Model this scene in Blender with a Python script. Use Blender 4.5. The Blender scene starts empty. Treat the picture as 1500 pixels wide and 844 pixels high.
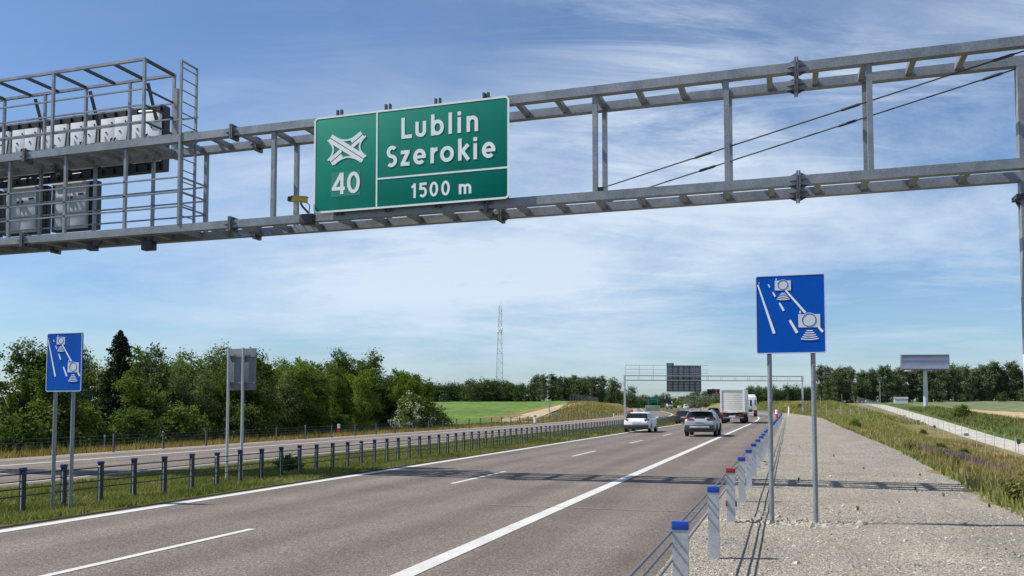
import bpy, bmesh, math, random
import numpy as np
from mathutils import Vector, Matrix, Euler

random.seed(7)
rng = np.random.default_rng(11)
R = math.radians
scene = bpy.context.scene
COL = scene.collection

# ------------------------------------------------------------------ camera
cam_data = bpy.data.cameras.new("camera")
cam = bpy.data.objects.new("camera", cam_data)
COL.objects.link(cam)
cam.location = (0, 0, 1.76)
cam.rotation_euler = (R(93.0), 0, R(17.819))
cam_data.sensor_width = 36.0
cam_data.lens = 36.0 * 1260 / 1500
cam_data.shift_y = 0.074
cam_data.clip_start = 0.1
cam_data.clip_end = 6000
scene.camera = cam

# ------------------------------------------------------------------ sun, sky, exposure
SUN_EL = 51.0
SUN_AZ = -105.0           # compass angle of the sun from +Y, clockwise
sd = bpy.data.lights.new("sun", 'SUN')
sd.energy = 5.0
sd.angle = R(0.5)
sd.color = (1.0, 0.95, 0.87)
so = bpy.data.objects.new("sun", sd)
COL.objects.link(so)
az = R(SUN_AZ)
to_sun = Vector((math.sin(az) * math.cos(R(SUN_EL)), math.cos(az) * math.cos(R(SUN_EL)), math.sin(R(SUN_EL))))
so.rotation_euler = to_sun.to_track_quat('Z', 'Y').to_euler()

world = bpy.data.worlds.new("World")
scene.world = world
world.use_nodes = True
wt = world.node_tree
wt.nodes.clear()


def N(t, typ, **kw):
    n = t.nodes.new(typ)
    for k, v in kw.items():
        setattr(n, k, v)
    return n


def setin(n, **kw):
    for k, v in kw.items():
        n.inputs[k.replace('_', ' ')].default_value = v


def math_node(t, op, a, b=None, c=None, clamp=False):
    n = N(t, 'ShaderNodeMath', operation=op, use_clamp=clamp)
    for i, v in enumerate((a, b, c)):
        if v is None:
            continue
        if isinstance(v, (int, float)):
            n.inputs[i].default_value = v
        else:
            t.links.new(v, n.inputs[i])
    return n.outputs[0]


def ramp(t, fac, stops, interp='LINEAR'):
    n = N(t, 'ShaderNodeValToRGB')
    n.color_ramp.interpolation = interp
    el = n.color_ramp.elements
    while len(el) < len(stops):
        el.new(0.5)
    for e, (p, c) in zip(el, stops):
        e.position = p
        if isinstance(c, (int, float)):
            c = (c, c, c)
        e.color = (c[0], c[1], c[2], 1)
    t.links.new(fac, n.inputs[0])
    return n.outputs[0]


def mixrgb(t, fac, a, b, mode='MIX'):
    n = N(t, 'ShaderNodeMix', data_type='RGBA', blend_type=mode)
    for sock, v in ((n.inputs[0], fac), (n.inputs[6], a), (n.inputs[7], b)):
        if isinstance(v, (int, float)):
            sock.default_value = v
        elif isinstance(v, (tuple, list)):
            sock.default_value = (v[0], v[1], v[2], 1)
        else:
            t.links.new(v, sock)
    return n.outputs[2]


def noise(t, vec, scale, detail=4, rough=0.55, dist=0.0, out=0):
    n = N(t, 'ShaderNodeTexNoise')
    n.inputs['Scale'].default_value = scale
    n.inputs['Detail'].default_value = detail
    n.inputs['Roughness'].default_value = rough
    n.inputs['Distortion'].default_value = dist
    if vec is not None:
        t.links.new(vec, n.inputs['Vector'])
    return n.outputs[out]


sky = N(wt, 'ShaderNodeTexSky', sky_type='NISHITA')
sky.sun_disc = False
sky.sun_elevation = R(SUN_EL)
sky.sun_rotation = R(SUN_AZ % 360)
sky.altitude = 200
sky.air_density = 1.0
sky.dust_density = 0.8
sky.ozone_density = 1.8
tcw = N(wt, 'ShaderNodeTexCoord')
rotm = N(wt, 'ShaderNodeMapping', vector_type='POINT')
rotm.inputs['Rotation'].default_value = (0, 0, R(-17.8))
wt.links.new(tcw.outputs['Generated'], rotm.inputs['Vector'])
sep = N(wt, 'ShaderNodeSeparateXYZ')
wt.links.new(rotm.outputs[0], sep.inputs[0])
zc = math_node(wt, 'ADD', math_node(wt, 'MAXIMUM', sep.outputs['Z'], 0.0), 0.16)
px = math_node(wt, 'DIVIDE', sep.outputs['X'], zc)
pyy = math_node(wt, 'DIVIDE', sep.outputs['Y'], zc)


def cloud_vec(sx, sy, rot, off):
    cb = N(wt, 'ShaderNodeCombineXYZ')
    wt.links.new(px, cb.inputs[0])
    wt.links.new(pyy, cb.inputs[1])
    m = N(wt, 'ShaderNodeMapping', vector_type='POINT')
    m.inputs['Rotation'].default_value = (0, 0, R(rot))
    m.inputs['Scale'].default_value = (sx, sy, 1)
    m.inputs['Location'].default_value = (off[0], off[1], off[2])
    wt.links.new(cb.outputs[0], m.inputs['Vector'])
    return m.outputs[0]


soft = ramp(wt, noise(wt, cloud_vec(0.80, 1.0, 12, (3.1, 1.7, 0)), 0.66, 10, 0.66, 0.25), [(0.38, 0.06), (0.49, 0.55), (0.60, 1.0)])
wisp = ramp(wt, noise(wt, cloud_vec(0.55, 2.0, -24, (7.3, 4.2, 2)), 2.2, 9, 0.66, 1.1), [(0.45, 0.0), (0.57, 0.5), (0.70, 1.0)])
wmask = ramp(wt, noise(wt, cloud_vec(1, 1, 0, (0.4, 9.0, 5)), 0.9, 2, 0.5), [(0.34, 0.0), (0.56, 1.0)])
wisp = math_node(wt, 'MULTIPLY', wisp, wmask)
wisp = math_node(wt, 'MULTIPLY', wisp, ramp(wt, sep.outputs['Z'], [(0.10, 0.25), (0.30, 1.0)]))
# clouds: few to the upper left, most in a broad belt lower down and to the right
belt = ramp(wt, sep.outputs['Z'], [(0.0, 0.30), (0.06, 0.55), (0.13, 1.0), (0.27, 0.95), (0.40, 0.35)])
left = ramp(wt, math_node(wt, 'ADD', math_node(wt, 'MULTIPLY', sep.outputs['X'], 0.9), math_node(wt, 'SUBTRACT', 0.86, math_node(wt, 'MULTIPLY', sep.outputs['Z'], 1.25))), [(0.08, 0.05), (0.55, 1.0)])
soft = math_node(wt, 'MULTIPLY', math_node(wt, 'MULTIPLY', soft, belt), left)
wisp = math_node(wt, 'MULTIPLY', math_node(wt, 'MULTIPLY', wisp, 0.85), left)
cl = math_node(wt, 'ADD', soft, wisp, clamp=True)
cl = math_node(wt, 'MULTIPLY', cl, 0.80)
skyc = mixrgb(wt, 1.0, sky.outputs[0], (0.67, 0.83, 1.01), 'MULTIPLY')
bright = mixrgb(wt, cl, skyc, (6.0, 6.8, 7.7))
bg = N(wt, 'ShaderNodeBackground')
bg.inputs['Strength'].default_value = 0.10
wt.links.new(bright, bg.inputs['Color'])
wo = N(wt, 'ShaderNodeOutputWorld')
wt.links.new(bg.outputs[0], wo.inputs['Surface'])

scene.view_settings.view_transform = 'Standard'
scene.view_settings.look = 'None'
scene.view_settings.exposure = 0.37
scene.view_settings.gamma = 1.0
scene.render.engine = 'CYCLES'
scene.cycles.max_bounces = 6
scene.cycles.transparent_max_bounces = 6

# ------------------------------------------------------------------ materials
MATS = {}


def mat(name, color, rough=0.6, metal=0.0, var=0.0, scale=8.0, bump=0.0, bscale=None, spec=0.5, color2=None, detail=4):
    """Plain procedural material: a base colour, broken up by noise, with a bump."""
    if name in MATS:
        return MATS[name]
    m = bpy.data.materials.new(name)
    m.use_nodes = True
    t = m.node_tree
    b = t.nodes['Principled BSDF']
    b.inputs['Roughness'].default_value = rough
    b.inputs['Metallic'].default_value = metal
    b.inputs['Specular IOR Level'].default_value = spec
    b.inputs['Base Color'].default_value = (*color, 1)
    tc = N(t, 'ShaderNodeTexCoord')
    if var > 0 or color2 is not None:
        nf = noise(t, tc.outputs['Object'], scale, detail, 0.6)
        lo = tuple(c * (1 - var) for c in color) if color2 is None else color
        hi = tuple(min(1, c * (1 + var)) for c in color) if color2 is None else color2
        col = ramp(t, nf, [(0.33, lo), (0.67, hi)])
        t.links.new(col, b.inputs['Base Color'])
    if bump > 0:
        bn = N(t, 'ShaderNodeBump')
        bn.inputs['Strength'].default_value = bump
        bn.inputs['Distance'].default_value = 0.02
        t.links.new(noise(t, tc.outputs['Object'], bscale or scale * 3, 4, 0.6), bn.inputs['Height'])
        t.links.new(bn.outputs[0], b.inputs['Normal'])
    MATS[name] = m
    return m


def steel(name, lo, hi, rough=0.5, metal=0.35):
    if name in MATS:
        return MATS[name]
    m = bpy.data.materials.new(name)
    m.use_nodes = True
    t = m.node_tree
    b = t.nodes['Principled BSDF']
    tc = N(t, 'ShaderNodeTexCoord')
    v = N(t, 'ShaderNodeTexVoronoi')
    v.inputs['Scale'].default_value = 38
    t.links.new(tc.outputs['Object'], v.inputs['Vector'])
    n1 = noise(t, tc.outputs['Object'], 2.3, 6, 0.65, 0.4)
    f = math_node(t, 'ADD', math_node(t, 'MULTIPLY', n1, 0.75), math_node(t, 'MULTIPLY', v.outputs['Color'], 0.25))
    t.links.new(ramp(t, f, [(0.3, lo), (0.68, hi)]), b.inputs['Base Color'])
    b.inputs['Metallic'].default_value = metal
    t.links.new(ramp(t, n1, [(0.3, rough - 0.1), (0.7, rough + 0.12)]), b.inputs['Roughness'])
    MATS[name] = m
    return m


GALV = steel('galvanised_steel', (0.17, 0.19, 0.21), (0.30, 0.32, 0.345), 0.5, 0.35)
GALV_LIGHT = steel('bright_galvanised_steel', (0.36, 0.39, 0.42), (0.52, 0.55, 0.58), 0.45, 0.3)
GALV_DARK = steel('dark_galvanised_steel', (0.035, 0.038, 0.045), (0.075, 0.08, 0.09), 0.5, 0.3)
POST_SHADED = steel('shaded_post_steel', (0.016, 0.018, 0.024), (0.035, 0.038, 0.046), 0.5, 0.2)  # near-black steel: shade of the open post profile put into the colour
BLACK = mat('black_plastic', (0.012, 0.012, 0.014), 0.45)
DARKGREY = mat('dark_grey_plastic', (0.035, 0.036, 0.04), 0.5)
WHITE_PAINT = mat('white_cabinet_paint', (0.74, 0.77, 0.80), 0.4, var=0.05, scale=3)
GREY_PAINT = mat('grey_and_shade_paint', (0.52, 0.55, 0.59), 0.45, var=0.08, scale=3)  # plain grey; on lane display doors it carries painted shade
SIGN_GREEN = mat('green_sign_sheeting', (0.0, 0.215, 0.155), 0.6, var=0.10, scale=0.9, spec=0.15)
SIGN_PATCH = mat('green_patch_sheeting', (0.0, 0.235, 0.162), 0.6, var=0.05, scale=2)
SIGN_WHITE = mat('white_sign_sheeting', (0.86, 0.88, 0.87), 0.45, var=0.03, scale=6)
SIGN_BLUE = mat('blue_sign_sheeting', (0.0, 0.085, 0.45), 0.6, var=0.07, scale=2.2, spec=0.12)
SIGN_GREYWHITE = mat('pale_symbol_sheeting', (0.62, 0.66, 0.70), 0.4, var=0.03, scale=8)
SIGN_BACK = mat('sign_back_aluminium', (0.17, 0.185, 0.20), 0.55, 0.2, var=0.12, scale=5)
CAP_BLUE = mat('blue_post_cap', (0.008, 0.055, 0.36), 0.35, var=0.15, scale=20)
CAP_RED = mat('red_post_cap', (0.30, 0.015, 0.03), 0.35, var=0.15, scale=20)
RED = mat('red_sheeting', (0.62, 0.035, 0.03), 0.4)
ORANGE = mat('orange_red_sheeting', (0.75, 0.16, 0.07), 0.45)
YELLOW = mat('yellow_camera_paint', (0.52, 0.37, 0.02), 0.45, var=0.15, scale=12)
GLASS = mat('dark_window_glass', (0.012, 0.014, 0.017), 0.07, spec=0.6)
RUBBER = mat('tyre_rubber', (0.018, 0.018, 0.019), 0.85, var=0.25, scale=20)
RIM = mat('alloy_rim', (0.32, 0.33, 0.34), 0.35, 0.7)
TAIL = mat('red_lamp_glass', (0.24, 0.008, 0.012), 0.15)
PLATE = mat('number_plate', (0.66, 0.68, 0.70), 0.4)
CAR_WHITE = mat('silver_white_car_paint', (0.78, 0.80, 0.82), 0.25, 0.0)
CAR_SILVER = mat('silver_car_paint', (0.37, 0.39, 0.415), 0.25, 0.2)
CAR_DARK = mat('dark_blue_car_paint', (0.025, 0.032, 0.045), 0.2, 0.2)
TRUCK_WHITE = mat('white_truck_paint', (0.82, 0.82, 0.78), 0.4, var=0.05, scale=1.5)
CONCRETE = mat('concrete', (0.36, 0.35, 0.33), 0.9, var=0.2, scale=6, bump=0.3)
BARK = mat('tree_bark', (0.075, 0.058, 0.045), 0.9, var=0.4, scale=6, bump=0.5)
BARK_PALE = mat('pale_birch_bark', (0.30, 0.29, 0.26), 0.85, var=0.5, scale=4)
STRIPE_YELLOW = mat('yellow_reflector_strip', (0.55, 0.33, 0.03), 0.4)


def world_mat(name, build):
    m = bpy.data.materials.new(name)
    m.use_nodes = True
    t = m.node_tree
    b = t.nodes['Principled BSDF']
    g = N(t, 'ShaderNodeNewGeometry')
    build(t, b, g.outputs['Position'])
    MATS[name] = m
    return m


def bump_to(t, b, h, strength, dist):
    bn = N(t, 'ShaderNodeBump')
    bn.inputs['Strength'].default_value = strength
    bn.inputs['Distance'].default_value = dist
    t.links.new(h, bn.inputs['Height'])
    t.links.new(bn.outputs[0], b.inputs['Normal'])


def stretch(t, pos, s):
    m = N(t, 'ShaderNodeMapping')
    m.inputs['Scale'].default_value = s
    t.links.new(pos, m.inputs['Vector'])
    return m.outputs[0]


def b_asphalt(t, b, p):
    v = N(t, 'ShaderNodeTexVoronoi')
    v.inputs['Scale'].default_value = 75
    t.links.new(p, v.inputs['Vector'])
    grain = ramp(t, v.outputs['Color'], [(0.1, (0.077, 0.063, 0.053)), (0.5, (0.145, 0.119, 0.100)), (0.8, (0.215, 0.180, 0.154)), (0.97, (0.38, 0.33, 0.285))])
    big = ramp(t, noise(t, p, 0.45, 5, 0.6), [(0.32, 0.86), (0.68, 1.12)])
    streak = ramp(t, noise(t, stretch(t, p, (1.1, 0.05, 1)), 1.4, 4, 0.55), [(0.3, 0.88), (0.7, 1.10)])
    sp = ramp(t, noise(t, p, 34, 4, 0.8), [(0.34, 0.70), (0.5, 0.98), (0.66, 1.34)])
    c = mixrgb(t, 1, grain, big, 'MULTIPLY')
    c = mixrgb(t, 1, c, streak, 'MULTIPLY')
    c = mixrgb(t, 1, c, sp, 'MULTIPLY')
    # worn wheel tracks along the lanes and a few old stains
    sx = N(t, 'ShaderNodeSeparateXYZ')
    t.links.new(p, sx.inputs[0])
    wob = math_node(t, 'MULTIPLY', noise(t, stretch(t, p, (0.2, 0.02, 1)), 1.0, 2), 0.5)
    ph = math_node(t, 'MULTIPLY', math_node(t, 'ADD', math_node(t, 'ADD', sx.outputs['X'], 4.75), wob), 2 * math.pi / 1.72)
    tr = ramp(t, math_node(t, 'MULTIPLY', math_node(t, 'ADD', math_node(t, 'COSINE', ph), 1.0), 0.5), [(0.3, 1.06), (0.9, 0.86)])
    c = mixrgb(t, 1, c, tr, 'MULTIPLY')
    st = ramp(t, noise(t, stretch(t, p, (1, 0.35, 1)), 0.9, 5, 0.7, 0.8), [(0.60, 1.0), (0.72, 0.84)])
    c = mixrgb(t, 1, c, st, 'MULTIPLY')
    t.links.new(c, b.inputs['Base Color'])
    b.inputs['Roughness'].default_value = 0.85
    b.inputs['Specular IOR Level'].default_value = 0.3
    bump_to(t, b, v.outputs['Distance'], 0.5, 0.01)


def b_paint(t, b, p):
    n1 = noise(t, p, 30, 4, 0.7)
    n2 = noise(t, p, 1.2, 4, 0.6)
    f = math_node(t, 'ADD', math_node(t, 'MULTIPLY', n1, 0.6), math_node(t, 'MULTIPLY', n2, 0.4))
    t.links.new(ramp(t, f, [(0.28, (0.28, 0.26, 0.24)), (0.42, (0.47, 0.46, 0.435)), (0.62, (0.58, 0.57, 0.55))]), b.inputs['Base Color'])
    b.inputs['Roughness'].default_value = 0.7
    bump_to(t, b, n1, 0.3, 0.01)


def b_gravel(t, b, p):
    v = N(t, 'ShaderNodeTexVoronoi')
    v.inputs['Scale'].default_value = 44
    t.links.new(p, v.inputs['Vector'])
    v2 = N(t, 'ShaderNodeTexVoronoi')
    v2.inputs['Scale'].default_value = 95
    t.links.new(p, v2.inputs['Vector'])
    c = ramp(t, v.outputs['Color'], [(0.08, (0.15, 0.132, 0.106)), (0.35, (0.28, 0.25, 0.207)), (0.7, (0.385, 0.35, 0.295)), (0.95, (0.56, 0.51, 0.445))])
    c2 = ramp(t, v2.outputs['Color'], [(0.1, 0.65), (0.9, 1.25)])
    dark = ramp(t, v.outputs['Distance'], [(0.0, 1.1), (0.55, 1.0), (0.85, 0.62)])
    big = ramp(t, noise(t, p, 0.5, 5, 0.65), [(0.3, (0.83, 0.84, 0.84)), (0.7, (1.14, 1.11, 1.05))])
    patch = ramp(t, noise(t, stretch(t, p, (1, 0.3, 1)), 0.9, 4, 0.6), [(0.35, 0.9), (0.65, 1.08)])
    c = mixrgb(t, 1, c, c2, 'MULTIPLY')
    c = mixrgb(t, 1, c, dark, 'MULTIPLY')
    c = mixrgb(t, 1, c, big, 'MULTIPLY')
    c = mixrgb(t, 1, c, patch, 'MULTIPLY')
    t.links.new(c, b.inputs['Base Color'])
    b.inputs['Roughness'].default_value = 0.95
    b.inputs['Specular IOR Level'].default_value = 0.2
    bump_to(t, b, v.outputs['Distance'], 0.8, -0.03)


def ground_builder(c_a, c_b, c_c, s1=0.35, s2=3.0):
    def f(t, b, p):
        n1 = noise(t, p, s1, 5, 0.6, 0.5)
        n2 = noise(t, p, s2, 5, 0.7)
        n3 = noise(t, p, 28, 3, 0.7)
        base = ramp(t, n1, [(0.33, c_a), (0.5, c_b), (0.68, c_c)])
        m1 = ramp(t, n2, [(0.3, 0.62), (0.7, 1.35)])
        m2 = ramp(t, n3, [(0.3, 0.72), (0.7, 1.28)])
        c = mixrgb(t, 1, base, m1, 'MULTIPLY')
        c = mixrgb(t, 1, c, m2, 'MULTIPLY')
        t.links.new(c, b.inputs['Base Color'])
        b.inputs['Roughness'].default_value = 1.0
        b.inputs['Specular IOR Level'].default_value = 0.1
        bump_to(t, b, n3, 0.8, 0.06)
    return f


M_ASPHALT = world_mat('asphalt', b_asphalt)
M_PAINT = world_mat('road_paint', b_paint)
M_GRAVEL = world_mat('gravel', b_gravel)
M_MEDIAN = world_mat('median_soil_grass', ground_builder((0.055, 0.075, 0.022), (0.085, 0.105, 0.03), (0.15, 0.14, 0.065), 0.6, 4))
M_VERGE = world_mat('verge_grass', ground_builder((0.11, 0.115, 0.038), (0.19, 0.16, 0.06), (0.26, 0.20, 0.09), 0.22, 1.2))
M_DRY = world_mat('dry_grass_ground', ground_builder((0.20, 0.13, 0.065), (0.28, 0.185, 0.085), (0.17, 0.15, 0.055), 0.3, 1.5))
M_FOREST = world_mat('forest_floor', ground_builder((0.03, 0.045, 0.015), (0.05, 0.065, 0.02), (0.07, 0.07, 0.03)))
M_CROP = world_mat('green_crop', ground_builder((0.085, 0.145, 0.032), (0.11, 0.175, 0.04), (0.14, 0.195, 0.055), 0.05, 0.35))
M_FIELD = world_mat('grey_green_crop', ground_builder((0.12, 0.155, 0.075), (0.145, 0.175, 0.09), (0.175, 0.19, 0.105), 0.03, 0.3))
M_SAND = world_mat('bare_sandy_field', ground_builder((0.40, 0.29, 0.165), (0.46, 0.34, 0.20), (0.50, 0.37, 0.22), 0.06, 0.6))
M_BANK = world_mat('bank_grass', ground_builder((0.045, 0.085, 0.02), (0.075, 0.11, 0.028), (0.12, 0.13, 0.045), 0.2, 1.0))
M_EDGE = world_mat('dark_edge_strip', ground_builder((0.012, 0.010, 0.009), (0.018, 0.014, 0.012), (0.028, 0.022, 0.018), 1.0, 6))  # near-black strip along the median edge of the asphalt
M_DIRT = world_mat('pale_dirt', ground_builder((0.38, 0.35, 0.30), (0.44, 0.41, 0.36), (0.50, 0.47, 0.41), 0.2, 1.5))
M_DIRT2 = world_mat('tan_dirt', ground_builder((0.34, 0.26, 0.17), (0.40, 0.32, 0.22), (0.46, 0.38, 0.27), 0.2, 1.5))


def leaf_mat(name, dark, light, trans=0.42):
    m = bpy.data.materials.new(name)
    m.use_nodes = True
    t = m.node_tree
    t.nodes.clear()
    at = N(t, 'ShaderNodeAttribute', attribute_name='tint')
    oi = N(t, 'ShaderNodeObjectInfo')
    f = math_node(t, 'ADD', at.outputs['Fac'], math_node(t, 'MULTIPLY', math_node(t, 'SUBTRACT', oi.outputs['Random'], 0.5), 0.45), clamp=True)
    c = ramp(t, f, [(0.0, dark), (1.0, light)])
    d = N(t, 'ShaderNodeBsdfDiffuse')
    tr = N(t, 'ShaderNodeBsdfTranslucent')
    t.links.new(c, d.inputs['Color'])
    t.links.new(mixrgb(t, 1, c, (1.05, 1.2, 0.55), 'MULTIPLY'), tr.inputs['Color'])
    mx = N(t, 'ShaderNodeMixShader')
    mx.inputs[0].default_value = trans
    t.links.new(d.outputs[0], mx.inputs[1])
    t.links.new(tr.outputs[0], mx.inputs[2])
    o = N(t, 'ShaderNodeOutputMaterial')
    t.links.new(mx.outputs[0], o.inputs['Surface'])
    MATS[name] = m
    return m


L_BROAD = leaf_mat('broadleaf_foliage', (0.045, 0.074, 0.022), (0.150, 0.200, 0.052))
L_BRIGHT = leaf_mat('fresh_green_foliage', (0.058, 0.095, 0.022), (0.18, 0.24, 0.052))
L_BIRCH = leaf_mat('grey_green_foliage', (0.065, 0.088, 0.042), (0.18, 0.215, 0.10))
L_SPRUCE = leaf_mat('spruce_needles', (0.014, 0.028, 0.014), (0.042, 0.064, 0.030), 0.15)
L_FAR = leaf_mat('distant_foliage', (0.040, 0.068, 0.030), (0.105, 0.145, 0.065), 0.25)
L_PINE = leaf_mat('pine_foliage', (0.045, 0.070, 0.036), (0.155, 0.185, 0.10), 0.2)
L_FLOWER = leaf_mat('cream_blossom', (0.30, 0.32, 0.20), (0.58, 0.58, 0.42), 0.2)
L_WILLOW = leaf_mat('silver_willow_foliage', (0.10, 0.13, 0.09), (0.22, 0.26, 0.18), 0.3)
L_GRASS = leaf_mat('grass_blades', (0.10, 0.125, 0.035), (0.32, 0.31, 0.12), 0.3)
L_WEED = leaf_mat('weed_leaves', (0.085, 0.105, 0.034), (0.24, 0.24, 0.095), 0.3)
L_DRYG = leaf_mat('dry_grass_blades', (0.20, 0.14, 0.06), (0.42, 0.32, 0.16), 0.3)
L_PURPLE = leaf_mat('purple_flower_heads', (0.16, 0.10, 0.13), (0.30, 0.20, 0.24), 0.2)


# ------------------------------------------------------------------ helpers
def tag(o, label=None, cat=None, group=None, kind=None):
    if label:
        o['label'] = label
    if cat:
        o['category'] = cat
    if group:
        o['group'] = group
    if kind:
        o['kind'] = kind
    return o


def thing(name, loc, label, cat, group=None, rz=0.0):
    o = bpy.data.objects.new(name, None)
    COL.objects.link(o)
    o.empty_display_size = 0.2
    o.location = loc
    o.rotation_euler = (0, 0, rz)
    return tag(o, label, cat, group)


def copy_tree(o, parent=None, keep=True):
    c = o.copy()
    COL.objects.link(c)
    if parent is not None:
        c.parent = parent
    for ch in list(o.children):
        copy_tree(ch, c)
    return c


class MB:
    def __init__(self):
        self.v, self.f, self.smooth = [], [], []

    def add(self, vs, fs, smooth=False):
        b = len(self.v)
        self.v += [tuple(p) for p in vs]
        self.f += [tuple(i + b for i in q) for q in fs]
        self.smooth += [smooth] * len(fs)
        return self

    def box(self, c, s, rz=0.0, bev=0.0):
        x, y, z = s[0] / 2, s[1] / 2, s[2] / 2
        if bev > 0:
            bm = bmesh.new()
            bmesh.ops.create_cube(bm, size=1)
            for vv in bm.verts:
                vv.co = Vector((vv.co.x * s[0], vv.co.y * s[1], vv.co.z * s[2]))
            bmesh.ops.bevel(bm, geom=list(bm.edges), offset=bev, segments=2, affect='EDGES', profile=0.6)
            bm.verts.index_update()
            vs = [vv.co.copy() for vv in bm.verts]
            fs = [[vv.index for vv in ff.verts] for ff in bm.faces]
            bm.free()
        else:
            vs = [Vector(p) for p in ((-x, -y, -z), (x, -y, -z), (x, y, -z), (-x, y, -z), (-x, -y, z), (x, -y, z), (x, y, z), (-x, y, z))]
            fs = [(0, 3, 2, 1), (4, 5, 6, 7), (0, 1, 5, 4), (1, 2, 6, 5), (2, 3, 7, 6), (3, 0, 4, 7)]
        ca, sa = math.cos(rz), math.sin(rz)
        vs = [(c[0] + p.x * ca - p.y * sa, c[1] + p.x * sa + p.y * ca, c[2] + p.z) for p in vs]
        return self.add(vs, fs)

    def bar(self, p, q, w, h=None, up=(0, 0, 1)):
        """rectangular bar from p to q, w across and h along 'up'"""
        h = h or w
        p, q = Vector(p), Vector(q)
        d = (q - p).normalized()
        u = Vector(up)
        if abs(d.dot(u)) > 0.98:
            u = Vector((0, 1, 0)) if abs(d.y) < 0.9 else Vector((1, 0, 0))
        s = d.cross(u).normalized()
        u = s.cross(d).normalized()
        vs = []
        for e in (p, q):
            for a, b in ((-1, -1), (1, -1), (1, 1), (-1, 1)):
                vs.append(e + s * (a * w / 2) + u * (b * h / 2))
        return self.add(vs, [(0, 1, 2, 3), (7, 6, 5, 4), (0, 4, 5, 1), (1, 5, 6, 2), (2, 6, 7, 3), (3, 7, 4, 0)])

    def tube(self, pts, r, n=8, cap=True):
        pts = [Vector(p) for p in pts]
        rs = r if isinstance(r, (list, tuple)) else [r] * len(pts)
        vs, fs = [], []
        prev = None
        for i, p in enumerate(pts):
            d = (pts[min(i + 1, len(pts) - 1)] - pts[max(i - 1, 0)]).normalized()
            u = prev if prev is not None else (Vector((0, 0, 1)) if abs(d.z) < 0.9 else Vector((1, 0, 0)))
            s = d.cross(u)
            if s.length < 1e-4:
                s = d.cross(Vector((0, 1, 0)))
            s.normalize()
            u = s.cross(d).normalized()
            prev = u
            for k in range(n):
                a = 2 * math.pi * k / n
                vs.append(p + s * (math.cos(a) * rs[i]) + u * (math.sin(a) * rs[i]))
        for i in range(len(pts) - 1):
            for k in range(n):
                k2 = (k + 1) % n
                fs.append((i * n + k, i * n + k2, (i + 1) * n + k2, (i + 1) * n + k))
        if cap:
            fs.append(tuple(range(n - 1, -1, -1)))
            fs.append(tuple((len(pts) - 1) * n + k for k in range(n)))
        return self.add(vs, fs, True)

    def lathe_x(self, c, prof, n=20):
        """profile of (x, radius) turned about the x axis"""
        vs, fs = [], []
        for (x, r) in prof:
            for k in range(n):
                a = 2 * math.pi * k / n
                vs.append((c[0] + x, c[1] + r * math.cos(a), c[2] + r * math.sin(a)))
        for i in range(len(prof) - 1):
            for k in range(n):
                k2 = (k + 1) % n
                fs.append((i * n + k, i * n + k2, (i + 1) * n + k2, (i + 1) * n + k))
        return self.add(vs, fs, True)

    def build(self, name, m, parent=None, loc=None, local=False, kind=None):
        me = bpy.data.meshes.new(name)
        off = Vector((0, 0, 0))
        if parent is not None and not local:
            off = Vector(parent.location)
            q = parent.parent
            while q is not None:
                off += Vector(q.location)
                q = q.parent
        elif loc is not None:
            off = Vector(loc)
        me.from_pydata([tuple(Vector(p) - off) for p in self.v], [], self.f)
        me.polygons.foreach_set('use_smooth', self.smooth)
        for mm in (m if isinstance(m, (list, tuple)) else [m]):
            me.materials.append(mm)
        me.update()
        bm = bmesh.new()
        bm.from_mesh(me)
        bmesh.ops.recalc_face_normals(bm, faces=bm.faces)
        bm.to_mesh(me)
        bm.free()
        try:
            me.set_sharp_from_angle(angle=R(40))
        except Exception:
            pass
        o = bpy.data.objects.new(name, me)
        COL.objects.link(o)
        if parent is not None:
            o.parent = parent
        elif loc is not None:
            o.location = loc
        if kind:
            o['kind'] = kind
        return o


def np_mesh(name, V, F, m, tint=None, smooth=False):
    """fast mesh from numpy arrays; F is (n, k)"""
    V = np.asarray(V, dtype=np.float32)
    F = np.asarray(F, dtype=np.int32)
    me = bpy.data.meshes.new(name)
    me.vertices.add(len(V))
    me.vertices.foreach_set('co', V.ravel())
    k = F.shape[1]
    me.loops.add(F.size)
    me.loops.foreach_set('vertex_index', F.ravel())
    me.polygons.add(len(F))
    me.polygons.foreach_set('loop_start', np.arange(0, F.size, k, dtype=np.int32))
    me.update(calc_edges=True)
    me.polygons.foreach_set('use_smooth', np.full(len(F), smooth))
    me.materials.append(m)
    if tint is not None:
        a = me.attributes.new('tint', 'FLOAT', 'POINT')
        a.data.foreach_set('value', np.asarray(tint, dtype=np.float32))
    return me


def link(name, me, parent=None, loc=None):
    o = bpy.data.objects.new(name, me)
    COL.objects.link(o)
    if parent is not None:
        o.parent = parent
    if loc is not None:
        o.location = loc
    return o


# ------------------------------------------------------------------ terrain
def smooth(a, b, x):
    t = np.clip((x - a) / (b - a), 0, 1)
    return t * t * (3 - 2 * t)


def cc(s):
    """sideways drift of the road axis: straight, then a left bend, then straight"""
    s = np.asarray(s, dtype=float)
    e = np.clip(s - 110, 0, None)
    lim = 0.17 * 670
    return -np.where(e < lim, e * e / 1340, lim * lim / 1340 + (e - lim) * 0.17)


def heading(s):
    return math.atan(min(max(0, s - 110) / 670, 0.17))


def zr(s):
    s = np.asarray(s, dtype=float)
    return np.where(s < 100, 0.002 * s, 0.2 + 0.0055 * (np.clip(s, 0, 900) - 100))


MIDD = [(-29.6, -.26), (-28, -.24), (-19, -.24), (-15, -.2), (-11.50, -.06), (-10.93, 0), (-1.35, 0), (4.2, -.02)]
NEAR = [(-900, -1), (-60, -1), (-38, -.9), (-33, -.55)] + MIDD
MOUND = [(-900, 2.3), (-60, 2.3), (-46, 2.5), (-40, 2.4), (-36, 1.6), (-32, .1)] + MIDD


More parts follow.
